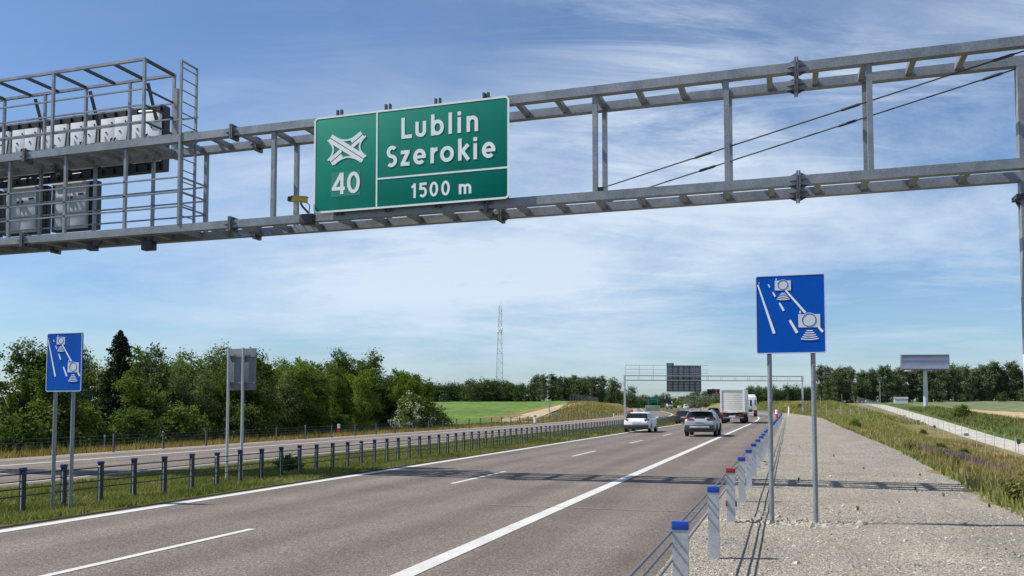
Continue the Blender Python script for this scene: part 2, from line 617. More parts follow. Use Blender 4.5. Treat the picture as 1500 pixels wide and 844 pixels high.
def terr(x, y):
    """ground height: cross-section of the road, a wood floor and a rising field on the left, a falling verge, a track and fields on the right"""
    x = np.asarray(x, dtype=float)
    y = np.asarray(y, dtype=float)
    d = x - cc(y)
    base = zr(y)
    n = np.interp(d, [p[0] for p in NEAR], [p[1] for p in NEAR])
    f = np.interp(d, [p[0] for p in MOUND], [p[1] for p in MOUND])
    t = smooth(160, 205, y)
    zl = base + n * (1 - t) + f * t
    field = np.interp(y, [-100, 98, 375, 900], [-.9, -.9, 5.3, 9])
    w = smooth(43, 56, -d)
    zl = zl * (1 - w) + field * w
    # right-hand side, by lines along the road
    A = base + np.interp(y, [0, 95, 185, 900], [-1.0, -.95, 1.2, 2.0])
    B = base + np.interp(y, [0, 85, 120, 185, 900], [-2.0, -1.9, -1.0, 2.5, 3.0])
    T = np.interp(y, [-60, 60, 80, 100, 125, 171, 233, 260, 320, 900], [-3.8, -3.4, -3.0, -2.4, -1.75, 0.0, 2.1, 2.9, 3.6, 8.2])
    G = np.interp(y, [-60, 60, 118, 165, 230, 270, 320, 900], [-2.0, -1.4, -.6, .5, 2.3, 2.9, 3.6, 8.2])
    K = np.interp(y, [-60, 60, 118, 150, 261, 405, 600, 900], [-1.2, -1.0, -.7, -.5, .1, 5.3, 6.8, 8.2])
    xs = [4.2, 7.6, 12.3, 18.0, 26.5, 31.0, 62.0, 900.0]
    zs = [base - .02, A, B, T, T, G, K, K]
    # the far lines keep to the track, which runs straight on where the road bends away
    xr = np.where(x > 18, x, np.where(d > 12.3, 12.3 + (d - 12.3) / np.maximum(18 - cc(y) - 12.3, .1) * 5.7, d))
    zrr = np.array(zs[0] * np.ones_like(xr))
    for i in range(7):
        u = np.clip((xr - xs[i]) / (xs[i + 1] - xs[i]), 0, 1)
        zrr = np.where(xr > xs[i], zs[i] * (1 - u) + zs[i + 1] * u, zrr)
    return np.where(d < 4.2, zl, zrr)


def gz(x, y):
    return float(terr(x, y))


def axis(pts):
    out = []
    for a, b, st in pts:
        n = max(1, int(round((b - a) / st)))
        out += list(np.linspace(a, b, n, endpoint=False))
    out.append(pts[-1][1])
    return np.array(out)


S_AX = axis([(-60, 4, 8), (4, 40, 0.6), (40, 110, 1.4), (110, 320, 3), (320, 520, 10), (520, 1600, 60), (1600, 4000, 400)])
brk = [-2500, -900, -500, -300, -200, -140, -100, -80, -70, -62, -60, -58.5, -57, -55.5, -54, -52.5, -51, -50, -49, -48, -47, -46, -45, -44, -43, -42, -41, -40, -39, -38, -37, -36, -34.5, -33, -32, -31, -29.6, -28, -23.5, -19, -18.2, -17, -16, -15, -14.2, -13.4, -12.6, -12, -11.50, -10.93, -7.4, -4, -1.35, 0, 1.4, 2.8, 3.6, 4.2, 4.8, 5.5, 6.3, 7.6, 9, 10, 11, 12.3, 13.2, 14, 16, 17, 18, 19.4, 21.2, 22.2, 23.2, 24.2, 25.2, 26.5, 27.2, 28.5, 31.5, 34.5, 36, 37.5, 39, 42, 46, 50, 54, 58, 62, 66, 70, 75, 80, 86, 93, 100, 110, 120, 135, 150, 200, 280, 400, 600, 900, 2500]
D_AX = np.array(sorted(brk))
nS, nD = len(S_AX), len(D_AX)
SS, DD = np.meshgrid(S_AX, D_AX, indexing='ij')
XX = DD + cc(SS) * np.clip((18.0 - DD) / (18.0 - 12.3), 0, 1)
# a gravel edge that wanders: shift the columns near it
edge_w = np.interp(DD, [2.8, 3.6, 5.5, 7.6], [0, 1, 1, 0]) * (0.18 * np.sin(SS * 0.9) + 0.13 * np.sin(SS * 2.3 + 1) + 0.25 * np.sin(SS * 0.21) + np.interp(SS, [0, 15, 45, 110, 190], [-0.6, -0.5, 0.45, 0.9, 0.4]))
XX = XX + edge_w
ZZ = terr(XX - edge_w * 0, SS)
rough = rng.normal(0, 1, (nS, nD))
soft_edge = np.where((DD < -29.6) | (DD > 4.5), np.clip(np.maximum(-29.6 - DD, DD - 4.5) / 4, 0, 1), 0)
soft_edge = np.where((DD > 18) & (DD < 27), 0, soft_edge)
ZZ = ZZ + rough * 0.045 * soft_edge * np.interp(SS, [0, 60, 200], [1, 1, 2])
ZZ = ZZ + 0.25 * soft_edge * np.sin(XX * 0.13 + 1) * np.sin(SS * 0.09) * np.interp(SS, [60, 140], [0.4, 1])
med = (DD > -18.5) & (DD < -11.6)
ZZ = ZZ + np.where(med, rough * 0.012, 0)
gv = (DD > -1) & (DD < 4)
ZZ = ZZ + np.where(gv, rough * 0.006, 0)
VV = np.stack([XX, SS, ZZ], axis=-1)


def zone_faces():
    z = {}
    for i in range(nS - 1):
        s = 0.5 * (S_AX[i] + S_AX[i + 1])
        for j in range(nD - 1):
            d = 0.5 * (D_AX[j] + D_AX[j + 1])
            if -28 < d < -19:
                k = 'far_carriageway'
            elif -10.93 < d < -1.35:
                k = 'near_carriageway'
            elif -29.6 < d < -28:
                k = 'far_gravel'
            elif -19 < d < -11.50:
                k = 'median'
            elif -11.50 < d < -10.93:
                k = 'asphalt_edge'
            elif -1.35 < d < (4.2 if s < 190 else 3.6):
                k = 'gravel'
            elif -33 < d < -29.6:
                k = 'dry'
            elif d < -33:
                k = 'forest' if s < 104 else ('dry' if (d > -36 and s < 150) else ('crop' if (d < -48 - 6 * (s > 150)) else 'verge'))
            elif d > 31:
                sandy = 110 < s < 268 and d > max(34, s / 5.8) and d < 400
                k = 'sand' if sandy else ('fieldr' if s > 235 else 'bank')
            elif 21.2 < d < 25.2 and s < 300:
                k = 'track'
            elif d > 25.2:
                k = 'bank'
            else:
                k = 'verge'
            z.setdefault(k, []).append((i * nD + j, i * nD + j + 1, (i + 1) * nD + j + 1, (i + 1) * nD + j))
    return z


ZN = zone_faces()
ZNAMES = {'far_carriageway': ('road', M_ASPHALT), 'near_carriageway': ('road', M_ASPHALT), 'far_gravel': ('gravel_strip', M_GRAVEL), 'median': ('median_ground', M_MEDIAN),
          'asphalt_edge': ('edge_strip', M_EDGE), 'gravel': ('gravel_shoulder', M_GRAVEL), 'dry': ('dry_verge', M_DRY), 'forest': ('forest_floor', M_FOREST), 'crop': ('crop_field', M_CROP),
          'verge': ('ground', M_VERGE), 'sand': ('bare_field', M_SAND), 'fieldr': ('field', M_FIELD), 'bank': ('bank', M_BANK), 'track': ('gravel_track', M_DIRT)}
allV = VV.reshape(-1, 3)
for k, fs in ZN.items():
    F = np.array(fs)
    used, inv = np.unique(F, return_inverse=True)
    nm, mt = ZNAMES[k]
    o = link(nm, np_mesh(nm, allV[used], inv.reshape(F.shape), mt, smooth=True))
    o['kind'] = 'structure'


def ribbon(name, pts_d, width, lift, m, samples_across=2, kind='structure', parent=None):
    """a strip draped over the ground along (x, y) points"""
    vs, fs = [], []
    n = samples_across + 1
    for i, (x, y) in enumerate(pts_d):
        a = Vector(pts_d[max(i - 1, 0)])
        b = Vector(pts_d[min(i + 1, len(pts_d) - 1)])
        d = (b - a).normalized()
        s = Vector((d.y, -d.x))
        w = width(i) if callable(width) else width
        for k in range(n):
            u = (k / (n - 1) - 0.5) * w
            X, Y = x + s.x * u, y + s.y * u
            vs.append((X, Y, gz(X, Y) + lift))
    for i in range(len(pts_d) - 1):
        for k in range(n - 1):
            fs.append((i * n + k, i * n + k + 1, (i + 1) * n + k + 1, (i + 1) * n + k))
    o = link(name, np_mesh(name, vs, fs, m, smooth=True), parent)
    if kind:
        o['kind'] = kind
    return o


def line_pts(d, s0, s1, step=2.0):
    n = max(2, int((s1 - s0) / step) + 1)
    return [(d + float(cc(s)), s) for s in np.linspace(s0, s1, n)]


# painted markings
ribbon('edge_marking', line_pts(-3.87, -4, 520), 0.24, 0.006, M_PAINT)
ribbon('edge_marking', line_pts(-10.68, -4, 520), 0.24, 0.006, M_PAINT)
ribbon('edge_marking', line_pts(-19.55, 0, 520), 0.24, 0.006, M_PAINT)
ribbon('edge_marking', line_pts(-25.75, 0, 520), 0.24, 0.006, M_PAINT)
vs, fs = [], []
for d in (-7.42, -22.6):
    for k in range(-1, 30):
        s0 = 6.9 + 11.65 * k
        sub = [s0, s0 + 1.3, s0 + 2.6, s0 + 3.9]
        for i in range(3):
            q = []
            for (dd, s) in ((-.06, sub[i]), (.06, sub[i]), (.06, sub[i + 1]), (-.06, sub[i + 1])):
                X = d + float(cc(s)) + dd
                q.append((X, s, gz(X, s) + 0.006))
            b = len(vs)
            vs += q
            fs.append((b, b + 1, b + 2, b + 3))
o = link('lane_marking', np_mesh('lane_marking', vs, fs, M_PAINT))
o['kind'] = 'structure'
# transverse sensor cut across the shoulder
jv, jf = [], []
for i, X in enumerate(np.linspace(-5.2, -1.5, 16)):
    yj = 14.75 + .03 * math.sin(X * 3)
    wj = .035 + .012 * math.sin(X * 7)
    jv += [(X, yj - wj, .0245), (X, yj + wj, .0248)]
    if i:
        jf.append((2 * i - 2, 2 * i, 2 * i + 1, 2 * i - 1))
jv = [(a, b, gz(a, b) + .006) for a, b, _ in jv]
link('pavement_joint', np_mesh('pavement_joint', jv, jf, mat('pale_joint_sealing', (.20, .175, .15), .8, var=.3, scale=8)))['kind'] = 'structure'

# tracks beyond the verges
dt = [(-35.0, 113), (-39.5, 124), (-44.0, 138), (-47.5, 150), (-49.2, 159), (-50.5, 171), (-50.6, 181), (-49.5, 187), (-48.0, 193), (-45.5, 201), (-44.0, 212)]
dt = [(float(np.interp(q, [b_ for a_, b_ in dt], [a_ for a_, b_ in dt])), float(q)) for q in np.arange(113, 212, 1.5)]
ribbon('dirt_track', dt, 4.6, 0.16, M_DIRT2, 10)

# ------------------------------------------------------------------ leaves, trees
def leaf_quads(P, Nrm, size, r, jitter=0.7):
    n = len(P)
    nr = Nrm + r.normal(0, jitter, (n, 3))
    nr /= np.linalg.norm(nr, axis=1, keepdims=True) + 1e-9
    a = r.normal(0, 1, (n, 3))
    u = np.cross(nr, a)
    u /= np.linalg.norm(u, axis=1, keepdims=True) + 1e-9
    w = np.cross(nr, u)
    sz = (size * r.uniform(0.6, 1.35, n))[:, None]
    V = np.stack([P - u * sz * .5, P + w * sz * .32, P + u * sz * .5, P - w * sz * .32], axis=1).reshape(-1, 3)
    F = np.arange(4 * n).reshape(n, 4)
    return V, F


def crown_mesh(name, lobes, m, n_clump, per, csize, lsize, seed, fill=0.25):
    """leaf clumps spread through and over a set of ellipsoid lobes (cx,cy,cz,rx,ry,rz)"""
    r = np.random.default_rng(seed)
    L = np.array(lobes, dtype=float)
    vol = (L[:, 3] * L[:, 4] * L[:, 5]) ** 0.67
    idx = r.choice(len(L), n_clump, p=vol / vol.sum())
    dirs = r.normal(0, 1, (n_clump, 3))
    dirs /= np.linalg.norm(dirs, axis=1, keepdims=True)
    rad = np.where(r.random(n_clump) < fill, r.uniform(0.25, 0.8, n_clump), r.uniform(0.8, 1.08, n_clump))
    cc_ = L[idx, :3] + dirs * L[idx, 3:] * rad[:, None]
    nd = dirs / L[idx, 3:]
    nd /= np.linalg.norm(nd, axis=1, keepdims=True)
    ctint = r.uniform(0, 1, n_clump)
    csz = csize * r.uniform(0.6, 1.4, n_clump)
    P = np.repeat(cc_, per, 0) + r.normal(0, 1, (n_clump * per, 3)) * np.repeat(csz, per)[:, None] * np.array([1, 1, .75])
    keep = P[:, 2] > 0.05
    Nn = np.repeat(nd, per, 0) * 0.9 + np.array([0, 0, .35])
    V, F = leaf_quads(P[keep], Nn[keep], lsize, r)
    t = np.repeat(ctint, per)[keep] * 0.55 + r.uniform(0, 0.45, keep.sum())
    return np_mesh(name, V, F, m, np.repeat(t, 4))


def limb_mesh(name, h, r0, nb, spread, seed, m, top=0.85, lean=0.03):
    rr = random.Random(seed)
    mb = MB()
    pts, rad = [], []
    for i in range(6):
        u = i / 5
        pts.append((rr.uniform(-1, 1) * lean * h * u, rr.uniform(-1, 1) * lean * h * u, h * top * u - 0.15 * (i == 0)))
        rad.append(r0 * (1 - 0.8 * u))
    mb.tube(pts, rad, 7)
    for k in range(nb):
        u = rr.uniform(0.25, 0.9)
        i = min(4, int(u * 5))
        base = Vector(pts[i]).lerp(Vector(pts[i + 1]), u * 5 - i)
        a = rr.uniform(0, 6.28)
        l = spread * rr.uniform(0.6, 1.0) * (1.1 - 0.6 * u)
        mid = base + Vector((math.cos(a) * l * .5, math.sin(a) * l * .5, l * .35))
        end = base + Vector((math.cos(a) * l, math.sin(a) * l, l * .6))
        mb.tube([base, mid, end], [r0 * .35 * (1.1 - u), r0 * .22 * (1.1 - u), r0 * .06], 5)
    o = mb.build(name, m, local=True)
    me = o.data
    bpy.data.objects.remove(o)
    return me


def rand_lobes(seed, h, w, n, zlo=0.15, zhi=0.85, shape='round', rs=0.36):
    rr = random.Random(seed)
    out = []
    for i in range(n):
        u = (i + rr.random()) / n
        z = h * (zlo + (zhi - zlo) * u)
        if shape == 'round':
            env = math.sin(math.pi * min(1, 0.16 + 0.80 * u)) ** 0.6
        elif shape == 'slim':
            env = 0.35 + 0.65 * math.sin(math.pi * (0.12 + 0.85 * u))
        else:
            env = 1 - 0.75 * u
        a = rr.uniform(0, 6.28)
        rr_ = w * 0.5 * env
        q = rr.uniform(0.25, 0.75)
        lr = w * rs * rr.uniform(0.6, 1.1) * (0.6 + 0.4 * env)
        out.append((math.cos(a) * rr_ * q, math.sin(a) * rr_ * q, z, lr, lr, lr * rr.uniform(0.7, 1.05)))
    return out


PROTO = {}


def proto(key, h, w, nl, leafm, barkm, n_clump, per, csize, lsize, seed, shape='round', zlo=.15, zhi=.88, r0=None, nb=9, rs=.36, fill=.25):
    lob = rand_lobes(seed, h, w, nl, zlo, zhi, shape, rs)
    cm = crown_mesh('crown', lob, leafm, n_clump, per, csize, lsize, seed, fill)
    tm = limb_mesh('trunk', h, r0 or h * 0.018, nb, w * .45, seed, barkm)
    PROTO[key] = (h, cm, tm)


# broadleaf trees of the left wood (unit: metres, scaled per tree)
for i in range(4):
    proto(f'broad{i}', 7.0, 4.4, 12, [L_BROAD, L_BROAD, L_BRIGHT, L_BROAD][i], BARK, 250, 52, .24, .18, 21 + i, rs=.27, zlo=.1, zhi=.93)
for i in range(2):
    proto(f'birch{i}', 7.0, 3.4, 12, L_BIRCH, BARK_PALE, 200, 44, .22, .16, 41 + i, 'slim', zlo=.08, zhi=.95, rs=.27)
for i in range(2):
    proto(f'bush{i}', 3.0, 3.2, 8, [L_BROAD, L_BRIGHT][i], BARK, 120, 34, .22, .2, 61 + i, 'round', zlo=.12, zhi=.75, nb=6)
proto('willow', 4.0, 5.0, 8, L_WILLOW, BARK, 120, 22, .35, .3, 77, 'round', zlo=.15, zhi=.75)
# far kinds: fewer, larger leaves
for i in range(3):
    proto(f'far{i}', 11.0, 8.5, 11, L_FAR, BARK, 190, 14, .6, .6, 81 + i, zlo=.02)
for i in range(3):
    proto(f'pine{i}', 15.0, 5.2, 13, L_PINE, BARK, 170, 16, .45, .5, 91 + i, 'slim', zlo=.06, zhi=.95, r0=.17, rs=.28, fill=.15)


def spruce_mesh(seed):
    r = np.random.default_rng(seed)
    P, Nn = [], []
    h = 9.0
    for k in range(36):
        u = k / 35
        z = 0.8 + (h - 0.9) * u
        L = 3.0 * (1 - u) ** 0.58 + .08
        nb = int(12 - 4 * u)
        for b in range(nb):
            a = r.uniform(0, 6.28)
            l = L * r.uniform(.7, 1.1)
            n = int(30 + 34 * (1 - u))
            q = r.uniform(0.05, 1, n)
            x = np.cos(a) * l * q
            y = np.sin(a) * l * q
            zz = z - 0.35 * l * q ** 1.5 + .22 * l * q ** 3
            P.append(np.stack([x, y, zz], 1) + r.normal(0, .08, (n, 3)))
            Nn.append(np.tile(np.array([np.cos(a) * .4, np.sin(a) * .4, .7]), (n, 1)))
    P, Nn = np.concatenate(P), np.concatenate(Nn)
    V, F = leaf_quads(P, Nn, .24, r)
    return np_mesh('crown', V, F, L_SPRUCE, np.repeat(r.uniform(0, 1, len(P)), 4))


PROTO['spruce'] = (9.0, spruce_mesh(5), limb_mesh('trunk', 9.0, .14, 0, 1, 5, BARK, .97, .0))


def tree(kind, name, x, y, h, label, cat='tree', group=None, wscale=1.0):
    h0, cm, tm = PROTO[kind]
    o = thing(name, (x, y, gz(x, y) - .05), label, cat, group, random.uniform(0, 6.28))
    k = h / h0
    o.scale = (k * wscale, k * wscale, k)
    link('trunk', tm, o)
    link('crown', cm, o)
    return o


def wood_h(s):
    return float(np.interp(s, [10, 25, 34, 44, 60, 80, 95, 104], [4.5, 4.8, 5.3, 6.4, 7.2, 7.3, 6.4, 5.2]))


WOOD = 'trees of the dense wood beside the far carriageway'
rr = random.Random(3)
rows = [(-37.2, 2.8, 'front', 83), (-40.6, 3.0, 'second', 88), (-45.0, 3.6, 'rear', 93), (-51.0, 4.6, 'rear', 97)]
lab = {'broad0': 'dark green broadleaf tree in the dense wood beyond the far carriageway',
       'broad1': 'dark green broadleaf tree in the dense wood beyond the far carriageway',
       'broad2': 'bright fresh green broadleaf tree in the wood beyond the far carriageway',
       'broad3': 'dark green broadleaf tree in the dense wood beyond the far carriageway',
       'birch0': 'grey green slender birch in the wood beyond the far carriageway',
       'birch1': 'grey green slender birch in the wood beyond the far carriageway'}
for d, st, row, send in rows:
    s = 16 + rr.uniform(0, 2) + (4 if row == 'front' else 8)
    while s < send:
        kind = rr.choice(['broad0', 'broad1', 'broad2', 'birch0', 'birch1', 'birch0', 'birch1'] if s < 58 else ['broad0', 'broad1', 'broad2', 'broad2', 'broad3'])
        if d < -44 and s < 34:
            kind = rr.choice(['birch0', 'broad1'])
        hh = wood_h(s) * rr.uniform(.78, 1.12) * (0.86 if row == 'front' else 1.0) * (1.0 if d > -46 else 1.10)
        x = d + rr.uniform(-1.1, 1.1) + 0.9
        pxb = 750 + 1260 * (x * .952 + s * .306) / (s * .952 - x * .306)
        if (x > -41.5 and abs(pxb - 172) < 20) or (x > -38.5 and 68 < s < 78):
            s += st * .5
            continue
        o = tree(kind, 'birch_tree' if 'birch' in kind else 'broadleaf_tree', x, s, hh, lab[kind], 'tree', WOOD + (', birches' if 'birch' in kind else (', bright green ones' if kind == 'broad2' else ', dark green ones')), rr.uniform(.85, 1.1))
        s += st * rr.uniform(.85, 1.2)
tree('bush1', 'bush', -14.3, 22.7, .62, 'low leafy bush in the grassy median, right of the grey sign back', 'bush', None, 1.3)
tree('spruce', 'spruce_tree', -40.2, 44.1, 7.5, 'dark pointed spruce rising above the left wood behind the small blue sign', 'tree', None, .8)
BUSH = 'bushes along the front edge of the wood'
s = 20
while s < 83:
    k = rr.choice(['bush0', 'bush1', 'bush0'])
    if 66 < s < 79:
        s += 3
        continue
    tree(k, 'bush', -35.0 + rr.uniform(-.5, .5), s, rr.uniform(1.6, 3.0), 'low green bush at the front edge of the left wood, behind the dry grass', 'bush', BUSH)
    s += rr.uniform(2.4, 4.2)
# the named bushes at the end of the wood
tree('bush0', 'bush', -36.6, 86, 3.2, 'rounded dark green bush at the right end of the wood, beside the green field', 'bush')
fb = thing('flowering_bush', (-34.0, 74.5, gz(-34.0, 74.5) - .05), 'bush covered in cream blossom at the edge of the wood near its right end', 'bush')
lob = rand_lobes(5, 3.6, 3.8, 8, .15, .78)
link('foliage', crown_mesh('foliage', lob, L_BROAD, 130, 30, .25, .22, 9), fb)
link('blossom', crown_mesh('blossom', [(x, y, z + .1, a * 1.04, b * 1.04, c * 1.04) for x, y, z, a, b, c in lob], L_FLOWER, 110, 40, .17, .14, 10, 0.0), fb)
link('stem', limb_mesh('stem', 3.2, .06, 6, 1.2, 3, BARK), fb)

# far tree lines, described by where they stand: direction slope u = X/Z in road-free view terms
def far_row(kind_list, name, pts, label, group, cat='tree'):
    for (x, y, h) in pts:
        tree(rr.choice(kind_list), name, x, y, h, label, cat, group, rr.uniform(.9, 1.25))


def view_xy(pxl, Z):
    """point of the ground plan seen at a given bearing and depth (used once, to lay out the far rows)"""
    ps = R(17.819)
    X = (pxl - 750) / 1260 * Z
    return X * math.cos(ps) - Z * math.sin(ps), Z * math.cos(ps) + X * math.sin(ps)


pts = []
p = 590
while p < 785:
    for Z0 in (385, 402):
        x, y = view_xy(p + rr.uniform(-3, 3), Z0 + rr.uniform(-6, 6))
        pts.append((x, y, rr.uniform(7.5, 9.8) + (1.2 if 680 < p < 740 else 0)))
    p += rr.uniform(9, 15)
far_row(['far0', 'far1', 'far2'], 'field_edge_tree', pts, 'rounded distant tree in the row behind the green field and the lattice mast', 'trees behind the green field')
pts = []
p = 784
while p < 886:
    for Z0 in (375, 388):
        x, y = view_xy(p + rr.uniform(-2, 2), Z0 + rr.uniform(-5, 5))
        pts.append((x, y, rr.uniform(9.5, 12.2)))
    p += rr.uniform(6, 9)
far_row(['pine0', 'pine1', 'pine2', 'far1'], 'grove_tree', pts, 'slim dark tree in the tall grove left of the far gantry', 'trees of the tall grove')
x, y = view_xy(897, 450)
tree('far0', 'broadleaf_tree', x, y, 14.5, 'big round-topped tree standing between the tall grove and the far gantry leg', 'tree', None, 1.0)
x, y = view_xy(924, 470)
tree('far1', 'broadleaf_tree', x, y, 12.5, 'round-topped dark tree just right of the far gantry left leg', 'tree', None, .95)
pts = []
p = 884
while p < 1215:
    for Z0 in (520, 545):
        x, y = view_xy(p + rr.uniform(-3, 3), Z0 + rr.uniform(-8, 8))
        pts.append((x, y, rr.uniform(6.5, 9.5) + (2.0 if p > 1100 else 0)))
    p += rr.uniform(7, 12)
far_row(['far0', 'far1', 'far2'], 'horizon_tree', pts, 'dark distant tree in the row across the road behind the far gantries', 'trees across the road at the horizon')
pts = []
p = 1203
while p < 1535:
    for Z0 in (352, 372):
        x, y = view_xy(p + rr.uniform(-2.5, 2.5), Z0 + rr.uniform(-4, 4))
        pts.append((x, y, rr.uniform(12.0, 16.5)))
    p += rr.uniform(7.5, 10.5)
far_row(['pine0', 'pine1', 'pine2'], 'tall_tree', pts, 'tall slender tree in the long row behind the billboard', 'tall trees behind the billboard')
pts = []
for p in range(1200, 1530, 9):
    x, y = view_xy(p + rr.uniform(-4, 4), 348 + rr.uniform(-6, 34))
    pts.append((x, y, rr.uniform(2.6, 6.0)))
far_row(['far0', 'far2'], 'bush', pts, 'low green bush at the foot of the tall tree row on the right', 'bushes at the foot of the tall tree row', 'bush')
WB = 'pale willow bushes by the far bend'
for p, Z0, h in ((1005, 420, 5.0), (1018, 410, 6.5), (1034, 415, 5.5), (1048, 425, 5.0)):
    x, y = view_xy(p, Z0)
    tree('willow', 'willow_bush', x, y, h, 'pale silvery willow bush beside the far bend, left of the box truck', 'bush', WB)
for p, Z0, h, lb in ((990, 440, 4.5, 'fresh green bush under the far second gantry'), (1170, 185, 1.2, 'small green bush on the mound right of the far gantry leg'), (1255, 95, 1.3, 'green bush at the end of the gravel shoulder, before the wire fence')):
    x, y = view_xy(p, Z0)
    tree('bush1', 'bush', x, y, h, lb, 'bush')
for p, Z0, h, lb in ((1406, 150, 2.6, 'dark bush on the bank above the gravel track, left of the sandy field edge'), (1352, 105, .9, 'small bush on the slope left of the gravel track'), (1376, 62, .8, 'small leafy bush on the verge slope, above the purple flowers'), (1408, 60, .75, 'second leafy bush on the verge slope, right of the purple flowers')):
    x, y = view_xy(p, Z0)
    tree('bush0', 'bush', x, y, h, lb, 'bush')


# ------------------------------------------------------------------ grass (uncountable: stuff)
def blades(name, X, Y, hgt, wid, m, seed, lean=.45, n_per=1, zoff=0.0, ref=True):
    r = np.random.default_rng(seed)
    X = np.repeat(X, n_per) + r.normal(0, .03, len(X) * n_per)
    Y = np.repeat(Y, n_per) + r.normal(0, .03, len(Y) * n_per)
    n = len(X)
    Z = terr(X, Y) - .015 + zoff
    h = hgt * r.uniform(.5, 1.25, n) if np.isscalar(hgt) else np.repeat(hgt, n_per) * r.uniform(.5, 1.25, n)
    w = (wid if np.isscalar(wid) else np.repeat(wid, n_per)) * r.uniform(.7, 1.3, n)
    a = r.uniform(0, 6.28, n)
    l = lean * h * r.uniform(0, 1, n)
    b = r.uniform(0, 6.28, n)
    p0 = np.stack([X - np.cos(a) * w / 2, Y - np.sin(a) * w / 2, Z], 1)
    p1 = np.stack([X + np.cos(a) * w / 2, Y + np.sin(a) * w / 2, Z], 1)
    p2 = np.stack([X + np.cos(b) * l, Y + np.sin(b) * l, Z + h], 1)
    V = np.stack([p0, p1, p2], 1).reshape(-1, 3)
    t = np.repeat(np.clip(r.normal(.5, .22, n) + .25 * np.sin(X * 1.7) * np.sin(Y * .9), 0, 1), 3)
    o = link(name, np_mesh(name, V, np.arange(3 * n).reshape(n, 3), m, t))
    o['kind'] = 'stuff'
    return o


r = np.random.default_rng(99)


def scatter(n, d0, d1, s0, s1, power=1.0):
    u = r.random(n) ** power
    s = s0 + (s1 - s0) * u
    d = r.uniform(d0, d1, n)
    return d + cc(s), s


X, Y = scatter(76000, -18.2, -11.62, 8, 45, 1.3)
cl_ = 0.5 + 0.5 * np.sin(X * 2.1 + np.sin(Y * 1.3) * 2) * np.sin(Y * 1.7 + X)
keep = r.random(len(X)) < 0.35 + 0.65 * cl_
tag(blades('median_grass', X[keep], Y[keep], .055 + .085 * cl_[keep] * np.clip((X[keep] + 18.8) / 2.5, .35, 1), np.full(keep.sum(), .026), L_GRASS, 1, .8, 2), 'short green grass of the median between the two carriageways', 'grass', None, 'stuff')
X, Y = scatter(36000, -18.0, -11.7, 45, 170, 1.5)
tag(blades('median_grass', X, Y, .17, .075, L_GRASS, 2, .6, 1), 'longer pale grass of the far median along the cable barrier', 'grass', None, 'stuff')
X, Y = scatter(30000, -18.2, -11.62, 8, 60, 1.3)
tag(blades('dry_median_grass', X, Y, .085, .024, L_DRYG, 13, 1.0, 1), 'short straw coloured blades mixed into the median grass', 'grass', None, 'stuff')
X, Y = scatter(11000, -18.2, -11.9, 10, 40, 1.2)
keep = (np.sin(X * 1.1 + 2) * np.sin(Y * .8) > .15)
tag(blades('clover_patch', X[keep], Y[keep], .09, .07, L_WEED, 3, 1.6, 2), 'broad leaved clover patches in the median grass', 'ground cover', None, 'stuff')
# dry reddish strip beyond the far barrier
X, Y = scatter(26000, -33.2, -29.7, 16, 165, 1.3)
tag(blades('dry_grass', X, Y, .34, .05, L_DRYG, 4, .5, 1), 'dry reddish grass strip beyond the far cable barrier', 'grass', None, 'stuff')
X, Y = scatter(15000, -36.5, -32.4, 14, 108, 1.2)
tag(blades('herb_strip', X, Y, .6, .10, L_WEED, 5, .6, 1), 'green herbs in front of the left wood', 'grass', None, 'stuff')
# right-hand verge slope
X, Y = scatter(84000, 4.0, 15, 9, 70, 1.5)
X = X + np.interp(Y, [0, 15, 45, 110, 190], [-0.6, -0.5, 0.45, 0.9, 0.4])
dd = X - cc(Y)
keep = (dd < 9 + r.random(len(X)) * 6)
cl_ = 0.5 + 0.5 * np.sin(X * .9 + Y * .35) * np.sin(Y * .6 - X * .4)
tag(blades('verge_grass', X[keep], Y[keep], (.13 + .17 * cl_)[keep], np.full(keep.sum(), .026) + Y[keep] * .0006, L_GRASS, 6, .6, 1), 'rough green grass on the slope right of the gravel shoulder', 'grass', None, 'stuff')
X, Y = scatter(50000, 4.15, 19, 9, 110, 1.5)
X = X + np.interp(Y, [0, 15, 45, 110, 190], [-0.6, -0.5, 0.45, 0.9, 0.4])
keep = r.random(len(X)) < (0.25 + .75 * (np.sin(X * .5 + Y * .21) > 0))
tag(blades('dry_verge_grass', X[keep], Y[keep], .40, .016 + Y[keep] * .0007, L_DRYG, 7, .5, 1), 'tall straw coloured grass stems on the right verge slope', 'grass', None, 'stuff')
X, Y = scatter(16000, 5, 15, 60, 190, 1.0)
tag(blades('verge_grass', X, Y, .45, .12, L_GRASS, 8, .6, 1), 'grass of the slope between the shoulder and the gravel track', 'grass', None, 'stuff')
X, Y = scatter(12000, 26.6, 33, 70, 220, 1.0)
X = X - cc(Y)
tag(blades('bank_grass', X, Y, .6, .22, L_WEED, 9, .6, 1), 'deep green grass on the bank beyond the gravel track', 'grass', None, 'stuff')
X, Y = scatter(12000, -44, -31.5, 140, 260, 1.0)
tag(blades('bank_grass', X, Y, .5, .22, L_DRYG, 12, .6, 1), 'yellowed grass on the bank left of the far carriageway', 'grass', None, 'stuff')
X, Y = scatter(9000, -44, -31.5, 140, 260, 1.0)
tag(blades('bank_grass', X, Y, .5, .22, L_GRASS, 15, .6, 1), 'green grass tufts on the bank left of the far carriageway', 'grass', None, 'stuff')
X, Y = scatter(16000, 4.6, 22, 150, 290, 1.0)
tag(blades('mound_grass', X, Y, .5, .2, L_GRASS, 16, .6, 1), 'rough grass of the mound at the far end of the gravel shoulder', 'grass', None, 'stuff')
